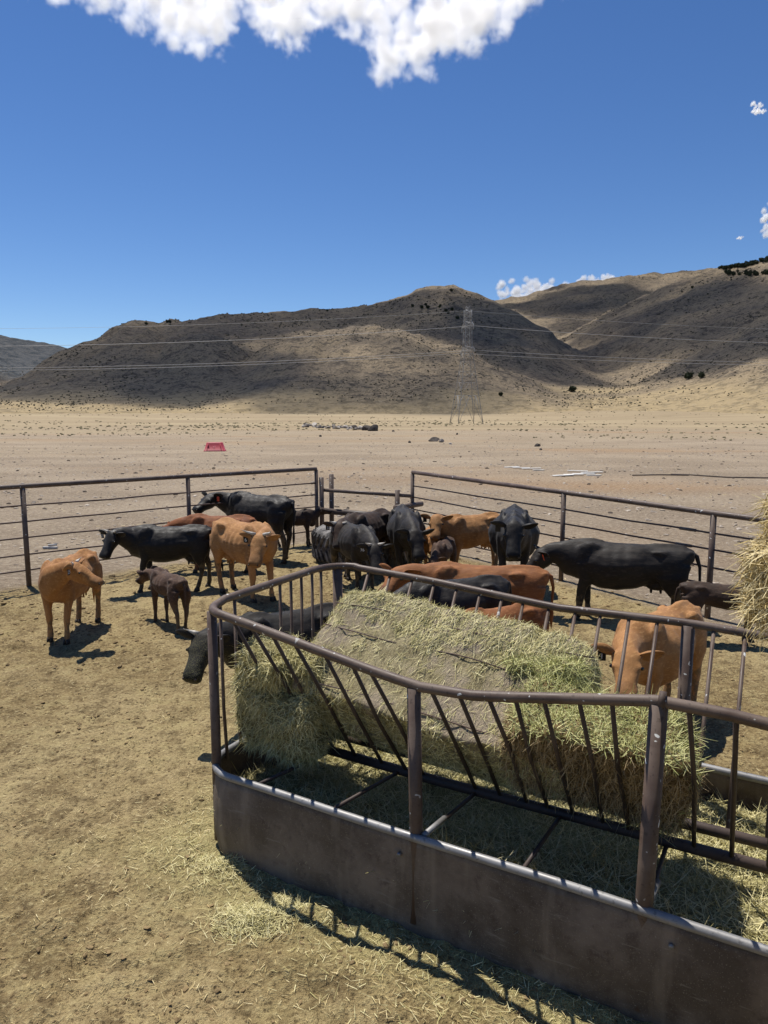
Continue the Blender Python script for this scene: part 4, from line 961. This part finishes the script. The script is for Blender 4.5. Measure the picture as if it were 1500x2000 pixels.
def cow(x, y, head, scale, fur, label, cat='cow', neck=12, face=(0, -38), horns=0.0, tagtxt=None, tagcol=None, tagside=1, calf=False, lying=False, girth=1.0, bony=1.0,
        legs=(0, 0, 0, 0), tail=(0, 0), vox=.023, ear_droop=0.0, group='cattle in the pen', neck_len=.46, turn=.55, long=1.0):
    name = 'calf' if calf else 'cow'
    toward = math.degrees(math.atan2(-y, -x)); hy = (face[0] - head + 180) % 360 - 180      # angles are given against the line to the camera
    head = toward + head; face = (hy, face[1]); neck = (hy * turn, neck)
    root = empty(name, (x, y, float(gz(x, y)) + .005 if not lying else 0.0), math.radians(head)); root.scale = (scale * long, scale, scale)
    m = MB(); g = girth; hh = .84 if calf else 1.0; drop = -.56 if lying else 0.0
    D = Vector((0, 0, drop))
    T = [(-.83, 1.10, .075, .07, .08), (-.78, 1.08, .145, .12, .15), (-.70, 1.06, .205, .17, .22), (-.55, 1.02, .235, .22, .30), (-.38, .98, .25, .255, .33), (-.18, .95, .285 * g, .29, .36 * g), (.05, .93, .315 * g, .31, .38 * g),
         (.25, .93, .30 * g, .325, .37 * g), (.42, .95, .255, .33, .35), (.56, .97, .21, .30, .32), (.68, .98, .165, .25, .27), (.76, .98, .10, .16, .18)]
    secs = []
    for (a, zc, w, ht, hb) in T: secs.append((Vector((a, 0, zc + (.06 if calf else 0))) + D, YA, ZA, w * (.80 if calf else 1), ht * hh, hb * hh * (.88 if calf else 1)))
    loft(m, secs, 18, .9, .42)
    zt = .06 if calf else 0
    # spine, shoulder blades, hips and pins stand out on lean cattle
    for s in (-1, 1):
        w_ = .8 if calf else 1
        blob(m, Vector((.40, s * .160 * w_, 1.0)) + D, (.18, .085, .28), Matrix.Rotation(-.25, 3, 'Y'))
        blob(m, Vector((-.55, s * .165 * w_, .90)) + D, (.20, .105, .27), Matrix.Rotation(.2, 3, 'Y'))
        blob(m, Vector((-.46, s * .168 * w_, 1.135 + zt * .4)) + D, (.12, .058, .058 * bony ** .5))
        blob(m, Vector((-.77, s * .095 * w_, 1.14 + zt * .4)) + D, (.055, .045, .05))
    blob(m, Vector((.38, 0, 1.235 + zt * .3)) + D, (.20, .045, .062)); blob(m, Vector((-.5, 0, 1.22 + zt * .3)) + D, (.25, .05, .055))
    blob(m, Vector((.60, 0, .80)) + D, (.14, .095, .14))
    if not calf and not lying: blob(m, Vector((-.42, 0, .62)), (.14, .12, .09))
    hoofs = []
    if not lying:
        for i, (fx, s) in enumerate(((1, 1), (1, -1), (-1, 1), (-1, -1))):
            dx = legs[i]; ly = .150 * (.8 if calf else 1)
            if fx > 0: J = [((.44, ly + .02, .92), .125, .085), ((.40, ly + .025, .68), .092, .072), ((.44 + dx * .35, ly + .01, .52), .066, .058), ((.45 + dx * .6, ly, .375), .056, .054), ((.45 + dx * .8, ly, .24), .040, .038), ((.455 + dx * .95, ly, .12), .046, .045), ((.475 + dx, ly, .045), .048, .047)]
            else: J = [((-.60, ly + .01, .97), .20, .09), ((-.575, ly + .035, .77), .185, .088), ((-.605 + dx * .3, ly + .02, .61), .105, .068), ((-.685 + dx * .5, ly + .005, .46), .062, .048), ((-.675 + dx * .7, ly, .30), .043, .039), ((-.66 + dx * .95, ly, .13), .047, .045), ((-.635 + dx, ly, .045), .048, .047)]
            secs = []
            for (p, rx, ry) in J: secs.append((Vector((p[0], s * p[1], p[2])), XA, YA, rx, ry, ry))
            loft(m, secs, 12); hoofs.append((J[-1][0][0] + .012, s * J[-1][0][1]))
    else:
        for s in (-1, 1):
            loft(m, [(Vector((.42, s * .2, .30)), YA, ZA, .09, .12, .1), (Vector((.62, s * .25, .13)), YA, ZA, .07, .07, .07), (Vector((.40, s * .24, .06)), YA, ZA, .045, .05, .045), (Vector((.2, s * .22, .05)), YA, ZA, .04, .04, .04)], 12)
            loft(m, [(Vector((-.55, s * .22, .35)), YA, ZA, .13, .2, .2), (Vector((-.25, s * .33, .17)), YA, ZA, .1, .12, .12), (Vector((-.5, s * .36, .07)), YA, ZA, .055, .06, .06), (Vector((-.25, s * .36, .05)), YA, ZA, .045, .045, .045)], 12)
    # neck: a curve from between the shoulders to the poll
    B = Vector((.50, 0, 1.00)) + D; nd = dirv(*neck); poll = B + nd * (neck_len * (.95 if calf else 1)) + Vector((.10, 0, .10))
    hd = dirv(*face); secs = []
    c1 = B + Vector((.24, 0, .05)); c2 = poll - nd * .10 - hd * .05
    for i in range(10):
        t = i / 9; p = B * (1 - t) ** 3 + c1 * 3 * t * (1 - t) ** 2 + c2 * 3 * t * t * (1 - t) + poll * t ** 3
        dp = (c1 - B) * 3 * (1 - t) ** 2 + (c2 - c1) * 6 * t * (1 - t) + (poll - c2) * 3 * t * t; dp.normalize()
        lt = ZA.cross(dp); lt = lt.normalized() if lt.length > .15 else YA; up = dp.cross(lt).normalized()
        f = .80 if calf else 1
        secs.append((p, lt, up, (.19 * (1 - t) + .092 * t) * f, (.235 * (1 - t) + .085 * t) * f, (.30 * (1 - t) + .125 * t) * f))
    loft(m, secs, 16, 1, .3)
    lt = ZA.cross(hd); lt.normalize(); up = hd.cross(lt).normalized(); hs_ = 1.0 if not calf else 1.02
    HS = [(-.07, .078, .060, .09), (0, .118, .092, .150), (.07, .136, .092, .185), (.14, .134, .084, .182), (.21, .112, .072, .158), (.29, .097, .066, .132), (.36, .104, .070, .126), (.42, .108, .070, .122), (.455, .098, .060, .105), (.478, .070, .040, .070)]
    if calf: HS = [(q_ * .84, w_ * .95, a, b_ * .92) for (q_, w_, a, b_) in HS]
    hp = lambda s, l, u: poll + hd * (s * hs_) + lt * l + up * u
    loft(m, [(hp(s, 0, 0), lt, up, w_, a, b_) for (s, w_, a, b_) in HS], 16)
    es = .145 if not calf else .128
    for s in (-1, 1):
        blob(m, hp(es, s * .116, .030), (.040, .028, .030)); blob(m, hp(.02, s * .105, .02), (.04, .05, .035))
        blob(m, hp(.43 * (.86 if calf else 1), s * .066, .030), (.034, .030, .034))
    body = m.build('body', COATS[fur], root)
    md = body.modifiers.new('r', 'REMESH'); md.mode = 'VOXEL'; md.voxel_size = vox
    sm = body.modifiers.new('s', 'SMOOTH'); sm.factor = .5; sm.iterations = 3
    baked(body); me = body.data
    if not me.materials: me.materials.append(COATS[fur])
    me.polygons.foreach_set('use_smooth', [True] * len(me.polygons))
    n = len(me.vertices); co = np.empty(n * 3, np.float32); me.vertices.foreach_get('co', co); co = co.reshape(-1, 3).astype(float)
    no = np.empty(n * 3, np.float32); me.vertices.foreach_get('normal', no); no = no.reshape(-1, 3)
    sd = int(abs(x * 131 + y * 17)) % 97
    ribs = np.sin(co[:, 0] * 46) * np.exp(-(((co[:, 0] - .06) / .26) ** 2)) * np.exp(-(((co[:, 2] - 1.0 - drop) / .2) ** 2)) * sstep(.12, .2, np.abs(co[:, 1])) * .0045 * bony
    flank = -.028 * bony * np.exp(-(((co[:, 0] + .33) / .10) ** 2) - ((co[:, 2] - 1.06 - drop) / .10) ** 2) * sstep(.1, .2, np.abs(co[:, 1]))
    co = co + no * (ribs + flank + .010 * fbm(co / .15 + sd, 3, .6, k=sd))[:, None]
    me.vertices.foreach_set('co', co.astype(np.float32).ravel()); me.update()
    mz = np.array(hp(.45 * (.86 if calf else 1), 0, 0)); dm = np.linalg.norm(co - mz, axis=1); pl = np.array(poll); hl = (co - pl) @ np.array(hd)
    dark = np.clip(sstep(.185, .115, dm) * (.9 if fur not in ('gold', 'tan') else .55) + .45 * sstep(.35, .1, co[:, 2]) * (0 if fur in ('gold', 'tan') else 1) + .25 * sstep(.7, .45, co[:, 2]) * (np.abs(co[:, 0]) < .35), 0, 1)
    facem = sstep(-.05, .1, hl) * (np.linalg.norm(co - pl, axis=1) < .75)
    dust = np.clip((co[:, 2] - drop - 1.0) / .35, 0, 1) * sstep(.2, .8, no[:, 2]) * .55 + .35 * sstep(.3, .05, co[:, 2])
    pale = np.clip(sstep(.75, .45, co[:, 2] - drop) * .8 + .5 * fbm(co / .3 + sd, 3, k=sd + 3), 0, 1)
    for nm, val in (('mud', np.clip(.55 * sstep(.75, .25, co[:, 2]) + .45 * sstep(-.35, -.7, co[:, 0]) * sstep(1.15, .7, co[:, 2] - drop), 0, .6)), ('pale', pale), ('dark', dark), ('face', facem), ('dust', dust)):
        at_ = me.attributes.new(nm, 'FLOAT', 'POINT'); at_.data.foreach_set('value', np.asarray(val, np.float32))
    # parts
    for (fx, fy) in hoofs:
        h = MB()
        for s in (-1, 1): loft(h, [(Vector((fx, fy + s * .022, .0)), XA, YA, .058, .021, .021), (Vector((fx - .004, fy + s * .022, .04)), XA, YA, .050, .022, .022), (Vector((fx - .014, fy + s * .020, .072)), XA, YA, .040, .022, .022)], 8)
        h.build('hoof', M_HOOF, root)
    for s in (-1, 1):
        blobm = MB(); blob(blobm, hp(es + .004, s * .136, .032), (.021, .016, .018)); blobm.build('eye', M_EYE, root)
        nb = MB(); blob(nb, hp(.462 * (.86 if calf else 1), s * .070, .028), (.014, .014, .016)); nb.build('nostril', M_NOSE, root)
        # ear: a cupped leaf
        e0 = hp(.012, s * .108, .022); ed = (lt * s * .92 + up * (.10 - ear_droop) - hd * .18).normalized(); ew = hd.cross(ed).normalized() * s; ef = ed.cross(ew).normalized()
        V = []; nn_ = 9
        for i in range(nn_):
            t = i / (nn_ - 1); wd = .074 * math.sin(math.pi * (t * .93 + .05)) ** .75 + .006
            for j in range(5):
                a = (j / 4 - .5) * 2; V.append(e0 + ed * (t * .225) + (ew * (a * wd)) + ef * ((a * a - .5) * wd * .8 * (1 - t * .5)) )
        Fs = [(i * 5 + j, i * 5 + j + 1, (i + 1) * 5 + j + 1, (i + 1) * 5 + j) for i in range(nn_ - 1) for j in range(4)]
        ear = MB().add(V, Fs).build('ear', COATS[fur], root); so = ear.modifiers.new('t', 'SOLIDIFY'); so.thickness = .010; so.offset = 0
        if horns:
            h0 = hp(-.03, s * .062, .055); L = horns
            pts = [h0, h0 + lt * s * L * .45 + up * L * .16 - hd * L * .03, h0 + lt * s * L * .72 + up * L * .42 - hd * L * .02, h0 + lt * s * L * .80 + up * L * .82 + hd * L * .06]
            MB().tube(bend(pts, L * .3, 4), [.026 * (1 - .9 * (i / 11)) if i < 11 else .003 for i in range(12)][:len(bend(pts, L * .3, 4))] if len(bend(pts, L * .3, 4)) <= 12 else [.027 * (1 - .92 * i / (len(bend(pts, L * .3, 4)) - 1)) for i in range(len(bend(pts, L * .3, 4)))], 9).build('horn', M_HORN, root)
        if tagcol and s == tagside:
            tc_ = e0 + ed * .115 + Vector((0, 0, -.055)); fwd = (hd * .9 + up * .5); fwd.z *= .4; fwd = (fwd - ed * 0).normalized()
            rt = ZA.cross(fwd).normalized(); q = fwd.cross(rt).normalized()
            R3 = Matrix((rt, q, fwd)).transposed()
            tg = bevel(MB().box((0, 0, 0), (.074, .096, .004)).build('ear_tag', M_TAGR if tagcol == 'red' else M_TAGK, root, smooth=False), .006)
            tg.matrix_local = Matrix.Translation(tc_ + fwd * .014) @ R3.to_4x4()
            if tagtxt:
                cu = bpy.data.curves.new('tag_number', 'FONT'); cu.body = tagtxt; cu.size = .075; cu.align_x = 'CENTER'; cu.align_y = 'CENTER'; cu.extrude = .0006; cu.materials.append(M_INK)
                tmp = link(bpy.data.objects.new('tmp', cu)); dg = bpy.context.evaluated_depsgraph_get(); tme = bpy.data.meshes.new_from_object(tmp.evaluated_get(dg)); bpy.data.objects.remove(tmp); to = link(bpy.data.objects.new('tag_number', tme), tg); to.location = (0, -.004, .0045)
                if not tme.materials: tme.materials.append(M_INK)
    a, b_ = tail; tz = 1.13 + D.z
    tp = [Vector((-.80, 0, tz)), Vector((-.85, 0, tz - .03)), Vector((-.880 + a * .2, b_ * .2, tz - .20)), Vector((-.870 + a * .5, b_ * .5, tz - .45)), Vector((-.87 + a * .8, b_ * .8, max(tz - .66, .1))), Vector((-.87 + a, b_, max(tz - .86, .05)))]
    MB().tube(tp, [.036, .028, .019, .014, .026, .004], 9).build('tail', COATS[fur], root)
    if not calf and not lying:
        u = MB()
        for (ux, uy) in ((-.36, .05), (-.36, -.05), (-.47, .045), (-.47, -.045)): u.tube([(ux, uy, .57), (ux, uy, .50)], [.018, .012], 7)
        u.build('udder_teats', COATS[fur], root)
    if DEBUG:
        mw = Matrix.Translation(root.location) @ Matrix.Rotation(math.radians(head), 4, 'Z') @ Matrix.Diagonal((scale * long, scale, scale, 1))
        def px(p):
            p = mw @ Vector(p); dz = p.z - CAMH; Zc = p.y * _cp - dz * _sp; Yc = p.y * _sp + dz * _cp; return '(%d,%d)' % (750 + FPX * p.x / Zc, 1000 - FPX * Yc / Zc)
        print('COW', label[:34].ljust(34), 'poll', px(poll), 'muz', px(hp(.5, 0, 0)), 'with', px(Vector((.38, 0, 1.29)) + D), 'rump', px(Vector((-.6, 0, 1.27)) + D), 'ff', px((.47, 0, 0)), 'rf', px((-.63, 0, 0)), 'tailend', px((-.85, 0, 1.0)))
    tag(root, label, cat, group); return root
DEBUG = False
c = cow
c(-4.60, 10.25, -25, .92, 'tan', 'tan heifer with short horns at far left, head turned right', neck=17, face=(64, -34), horns=.10, tagtxt='25', tagcol='k', tagside=-1, legs=(.06, -.04, .0, .08), turn=.85, neck_len=.44)
c(-3.27, 10.60, -157, .68, 'calf', 'small brown calf seen from behind, between two tan cattle', 'calf', neck=2, face=(-135, -40), calf=True, legs=(.03, -.05, -.06, .1), tail=(.02, .0), group='calves in the pen', neck_len=.36)
c(-3.92, 12.85, -98, .96, 'black', 'black horned cow in profile facing left behind the brown calf', neck=6, face=(-42, -58), horns=.13, tagtxt='21', tagcol='k', tagside=-1, legs=(.05, -.1, .12, -.06), tail=(-.13, .0), neck_len=.42)
c(-3.40, 14.45, -100, .93, 'deep', 'deep red cow partly hidden behind the black horned cow', neck=-14, face=(-100, -50))
c(-2.80, 15.75, -130, 1.15, 'black', 'black cow farthest back at left, looking over the red one', neck=10, face=(-50, -30), tagcol='red', tagside=1, tail=(0, .03), legs=(0, .1, -.1, .1), neck_len=.42)
c(-2.43, 12.35, 33, 1.07, 'gold', 'light tan cow with curved horns facing the camera beside the feeder', neck=4, face=(-24, -54), horns=.21, tagtxt='6', tagcol='k', tagside=-1, legs=(.05, -.05, .0, .14), bony=1.6, turn=.8)
c(-2.16, 17.15, 95, .70, 'brown', 'dark brown calf standing left of the tyre tank facing right', 'calf', neck=26, face=(100, -12), calf=True, tagcol='k', tagside=-1, tail=(0, .02), group='calves in the pen', legs=(.05, -.05, .1, -.1), neck_len=.36)
c(-.36, 14.15, -34, 1.0, 'brown', 'dark brown horned cow facing the camera in front of the tyre tank', neck=2, face=(-8, -56), horns=.12, tagtxt='3', tagcol='k', tagside=-1)
c(-.54, 12.95, 24, .96, 'dusty', 'charcoal cow with short white horns and lowered head before the tyre tank', neck=-16, face=(6, -56), horns=.14, tagtxt='76', tagcol='k', tagside=-1)
c(.42, 13.75, 6, 1.10, 'dusty', 'dusty black polled cow seen head on with lowered head', neck=-14, face=(16, -56), tagcol='k', tagside=-1, girth=1.08)
c(.93, 14.1, 0, .72, 'tan', 'small orange calf peeping out between the dark cattle', 'calf', neck=10, face=(8, -55), calf=True, group='calves in the pen')
c(1.10, 13.15, -14, .70, 'calf', 'shaggy dark brown calf with head down below the tan cow', 'calf', neck=-20, face=(-10, -48), calf=True, group='calves in the pen')
c(1.72, 14.2, -52, .98, 'gold', 'light tan cow standing sideways with its face to the camera', neck=22, face=(-2, -52), tagcol='k', tagside=-1, legs=(0, .08, .1, -.12), bony=1.6)
c(2.36, 12.85, 0, 1.18, 'black', 'big black cow standing square on to the camera by the right fence', neck=6, face=(0, -60), tagcol='k', tagside=-1, girth=1.24)
c(3.66, 10.85, -90, 1.0, 'dusty', 'large black cow in full profile facing left with orange tag', neck=-12, face=(-74, -58), tagcol='red', tagside=1, girth=1.12, legs=(.03, -.08, .08, -.04), tail=(-.06, .06), long=1.25, neck_len=.36)
c(4.76, 9.75, 100, .66, 'brown', 'dark brown calf at far right facing the straw bales', 'calf', neck=4, face=(100, -30), calf=True, tail=(-.02, .02), group='calves in the pen', legs=(.05, -.1, -.05, .1), long=1.1)
c(2.78, 7.05, -24, .97, 'gold', 'big light tan cow with its head between the feeder bars', neck=-3, face=(4, -42), tagtxt='1', tagcol='k', tagside=-1, girth=1.15, bony=1.3, turn=.8)
c(1.32, 9.75, -90, .90, 'red', 'long red cow standing broadside right behind the feeder', neck=4, face=(-36, -45), legs=(0, .05, -.12, .06), girth=1.05, turn=.25, long=1.28, neck_len=.36)
c(.86, 8.75, -66, .93, 'black', 'black cow behind the feeder with only its back showing', neck=-30, face=(-60, -50), girth=1.1)
c(1.28, 7.95, -52, .80, 'red', 'red calf standing half hidden behind the hay in the feeder', 'calf', neck=-20, face=(-70, -50), calf=True, group='calves in the pen', long=1.1, neck_len=.3)
c(-1.06, 7.42, -66, .92, 'crumb', 'black horned cow with chaff on its face at the feeder corner', neck=4, face=(-24, -48), horns=.15, ear_droop=-.15, legs=(.05, 0, 0, .1), neck_len=.44)

# ---------------------------------------------------------------- litter on the ground
def in_feeder(x, y, pad=.0):
    t = (x - FA.x) * FD.x + (y - FA.y) * FD.y; o = (x - FA.x) * FN.x + (y - FA.y) * FN.y
    return (t > -pad) & (t < FLEN + pad) & (o > -pad) & (o < FW + pad)
def ground_pts(n, x0, x1, y0, y1, dens, seed):
    rg = np.random.default_rng(seed); x = rg.uniform(x0, x1, n); y = y0 * (y1 / y0) ** rg.uniform(0, 1, n)
    k = (rg.uniform(0, 1, n) < dens(x, y)) & ~in_feeder(x, y, .02); x, y = x[k], y[k]; return x, y, gz(x, y)
def d_feed(x, y):
    t = (x - FA.x) * FD.x + (y - FA.y) * FD.y; o = (x - FA.x) * FN.x + (y - FA.y) * FN.y
    return np.hypot(np.maximum(np.maximum(-t, t - FLEN), 0), np.maximum(np.maximum(-o, o - FW), 0))
def pen_d(x, y): return sstep(-.2, .3, pen_mask(np.stack([x, y, x * 0], 1)))
# straw and hay stems trodden over the pen
x, y, z_ = ground_pts(70000, -9, 6, 2.3, 13.5, lambda x, y: pen_d(x, y) * (.30 + .7 * np.exp(-(d_feed(x, y) / .7) ** 2)) * (.35 + .65 * sstep(-.2, .4, fbm(np.stack([x, y, x * 0], 1) / .7, 3, k=3))), 71)
P = np.stack([x, y, z_ + .010], 1); Nn = np.tile(np.array([0, 0, 1.0]), (len(x), 1))
o = blades('ground_straw', P, Nn, .042, .0024, M_STRAW, None, .10, .15, seed=72); tag(o, 'pale straw stems trodden into the pen floor', None, None, 'stuff')
x, y, z_ = ground_pts(40000, -3.2, 5, 2.3, 9, lambda x, y: .95 * np.exp(-(d_feed(x, y) / (.38 + .25 * fbm(np.stack([x, y, x * 0], 1) / .5, 2, k=6))) ** 2), 73)
P = np.stack([x, y, z_ + .012], 1); Nn = np.tile(np.array([0, 0, 1.0]), (len(x), 1))
o = blades('spilled_hay', P, Nn, .060, .0026, M_HAY, None, .16, .25, seed=74); tag(o, 'spilled green hay along the foot of the feeder', None, None, 'stuff')
# clods of dry manure and earth
def clods(name, n, area, dens, smin, smax, mat, label, seed, squash=.6, grow=1.6):
    x, y, z_ = ground_pts(n, *area, dens, seed); rg = np.random.default_rng(seed + 1); m = len(x)
    s = smin * (smax / smin) ** (rg.uniform(0, 1, m) ** 2.2) * np.clip(np.hypot(x, y) / 9, .7, grow)
    jit = 1 + .42 * rg.uniform(-1, 1, (m, len(ICO1_V), 1)); a = rg.uniform(0, 6.28, m); ca, sa = np.cos(a), np.sin(a)
    v = ICO1_V[None] * jit * s[:, None, None] * np.array([1.25, .85, squash]); vx = v[..., 0] * ca[:, None] - v[..., 1] * sa[:, None]; vy = v[..., 0] * sa[:, None] + v[..., 1] * ca[:, None]
    V = np.stack([vx + x[:, None], vy + y[:, None], v[..., 2] + (z_ + s * squash * .25)[:, None]], -1).reshape(-1, 3)
    Fs = (ICO1_F[None] + (np.arange(m) * len(ICO1_V))[:, None, None]).reshape(-1, 3)
    o = mesh_np(name, V, Fs, mat, smooth=False); tag(o, label, None, None, 'stuff'); return o
M_CLOD = plain('dry_dung', (.16, .110, .052), (.30, .215, .105), 3, .95, .5, 60, .01)
clods('dung_clods', 22000, (-9, 6.5, 2.3, 17), lambda x, y: pen_d(x, y) * (.25 + .75 * sstep(-.1, .4, fbm(np.stack([x, y, x * 0], 1) / .9, 3, k=13))), .006, .030, M_CLOD, 'dark dry dung clods and crumbs over the pen floor', 81)
M_GRAV = plain('yard_gravel', (.22, .175, .135), (.50, .43, .35), .9, .95, .3, 40, .01)
clods('gravel', 15000, (-34, 34, 11, 75), lambda x, y: (1 - pen_d(x, y)) * (np.abs(x) < y * .62 + 2) * (.3 + .7 * sstep(-.2, .3, fbm(np.stack([x / 3, y / 1.6, x * 0], 1), 3, k=15))), .008, .032, M_GRAV, 'pale and brown gravel scattered over the bare yard', 83, .4, 3.0)
M_GRAVD = plain('dark_gravel', (.07, .055, .042), (.15, .115, .085), .9, .95, .3, 40, .01)
clods('dark_stones', 6000, (-60, 60, 14, 150), lambda x, y: (1 - pen_d(x, y)) * (np.abs(x) < y * .62 + 2) * .6, .008, .034, M_GRAVD, 'small dark stones and dry dung on the bare yard', 85, .5, 3.5)
x, y, z_ = ground_pts(14000, -34, 34, 11, 70, lambda x, y: (1 - pen_d(x, y)) * (np.abs(x) < y * .62 + 2) * sstep(-.1, .4, fbm(np.stack([x / 4, y / 2, x * 0], 1), 3, k=17)), 87)
P = np.stack([x, y, z_ + .015], 1); Nn = np.tile(np.array([0, 0, 1.0]), (len(x), 1))
o = blades('yard_straw', P, Nn, .13, .010, M_STRAW, None, .05, .1, seed=88); tag(o, 'wind blown straw wisps on the yard outside the fences', None, None, 'stuff')

# a few trodden heaps of wasted hay in front of the feeder
for (u, v, rad_, n, sd) in ((492, 1800, .13, 1500, 91), (450, 1690, .16, 800, 92), (560, 1765, .07, 500, 94)):
    p = atz(u, v); rg = np.random.default_rng(sd); x = p.x + rg.normal(0, rad_, n); y = p.y + rg.normal(0, rad_ * .6, n)
    hgt = .05 * np.exp(-(((x - p.x) / rad_) ** 2 + ((y - p.y) / (rad_ * .6)) ** 2) / 2) * rg.uniform(0, 1, n); k = ~in_feeder(x, y, .02); x, y, hgt = x[k], y[k], hgt[k]
    o = blades('wasted_hay', np.stack([x, y, gz(x, y) + .012 + hgt], 1), np.tile(np.array([0, 0, 1.0]), (len(x), 1)), .065, .0028, M_HAY, None, .3, .3, seed=sd)
    tag(o, 'trodden heap of wasted hay in front of the feeder', None, None, 'stuff')
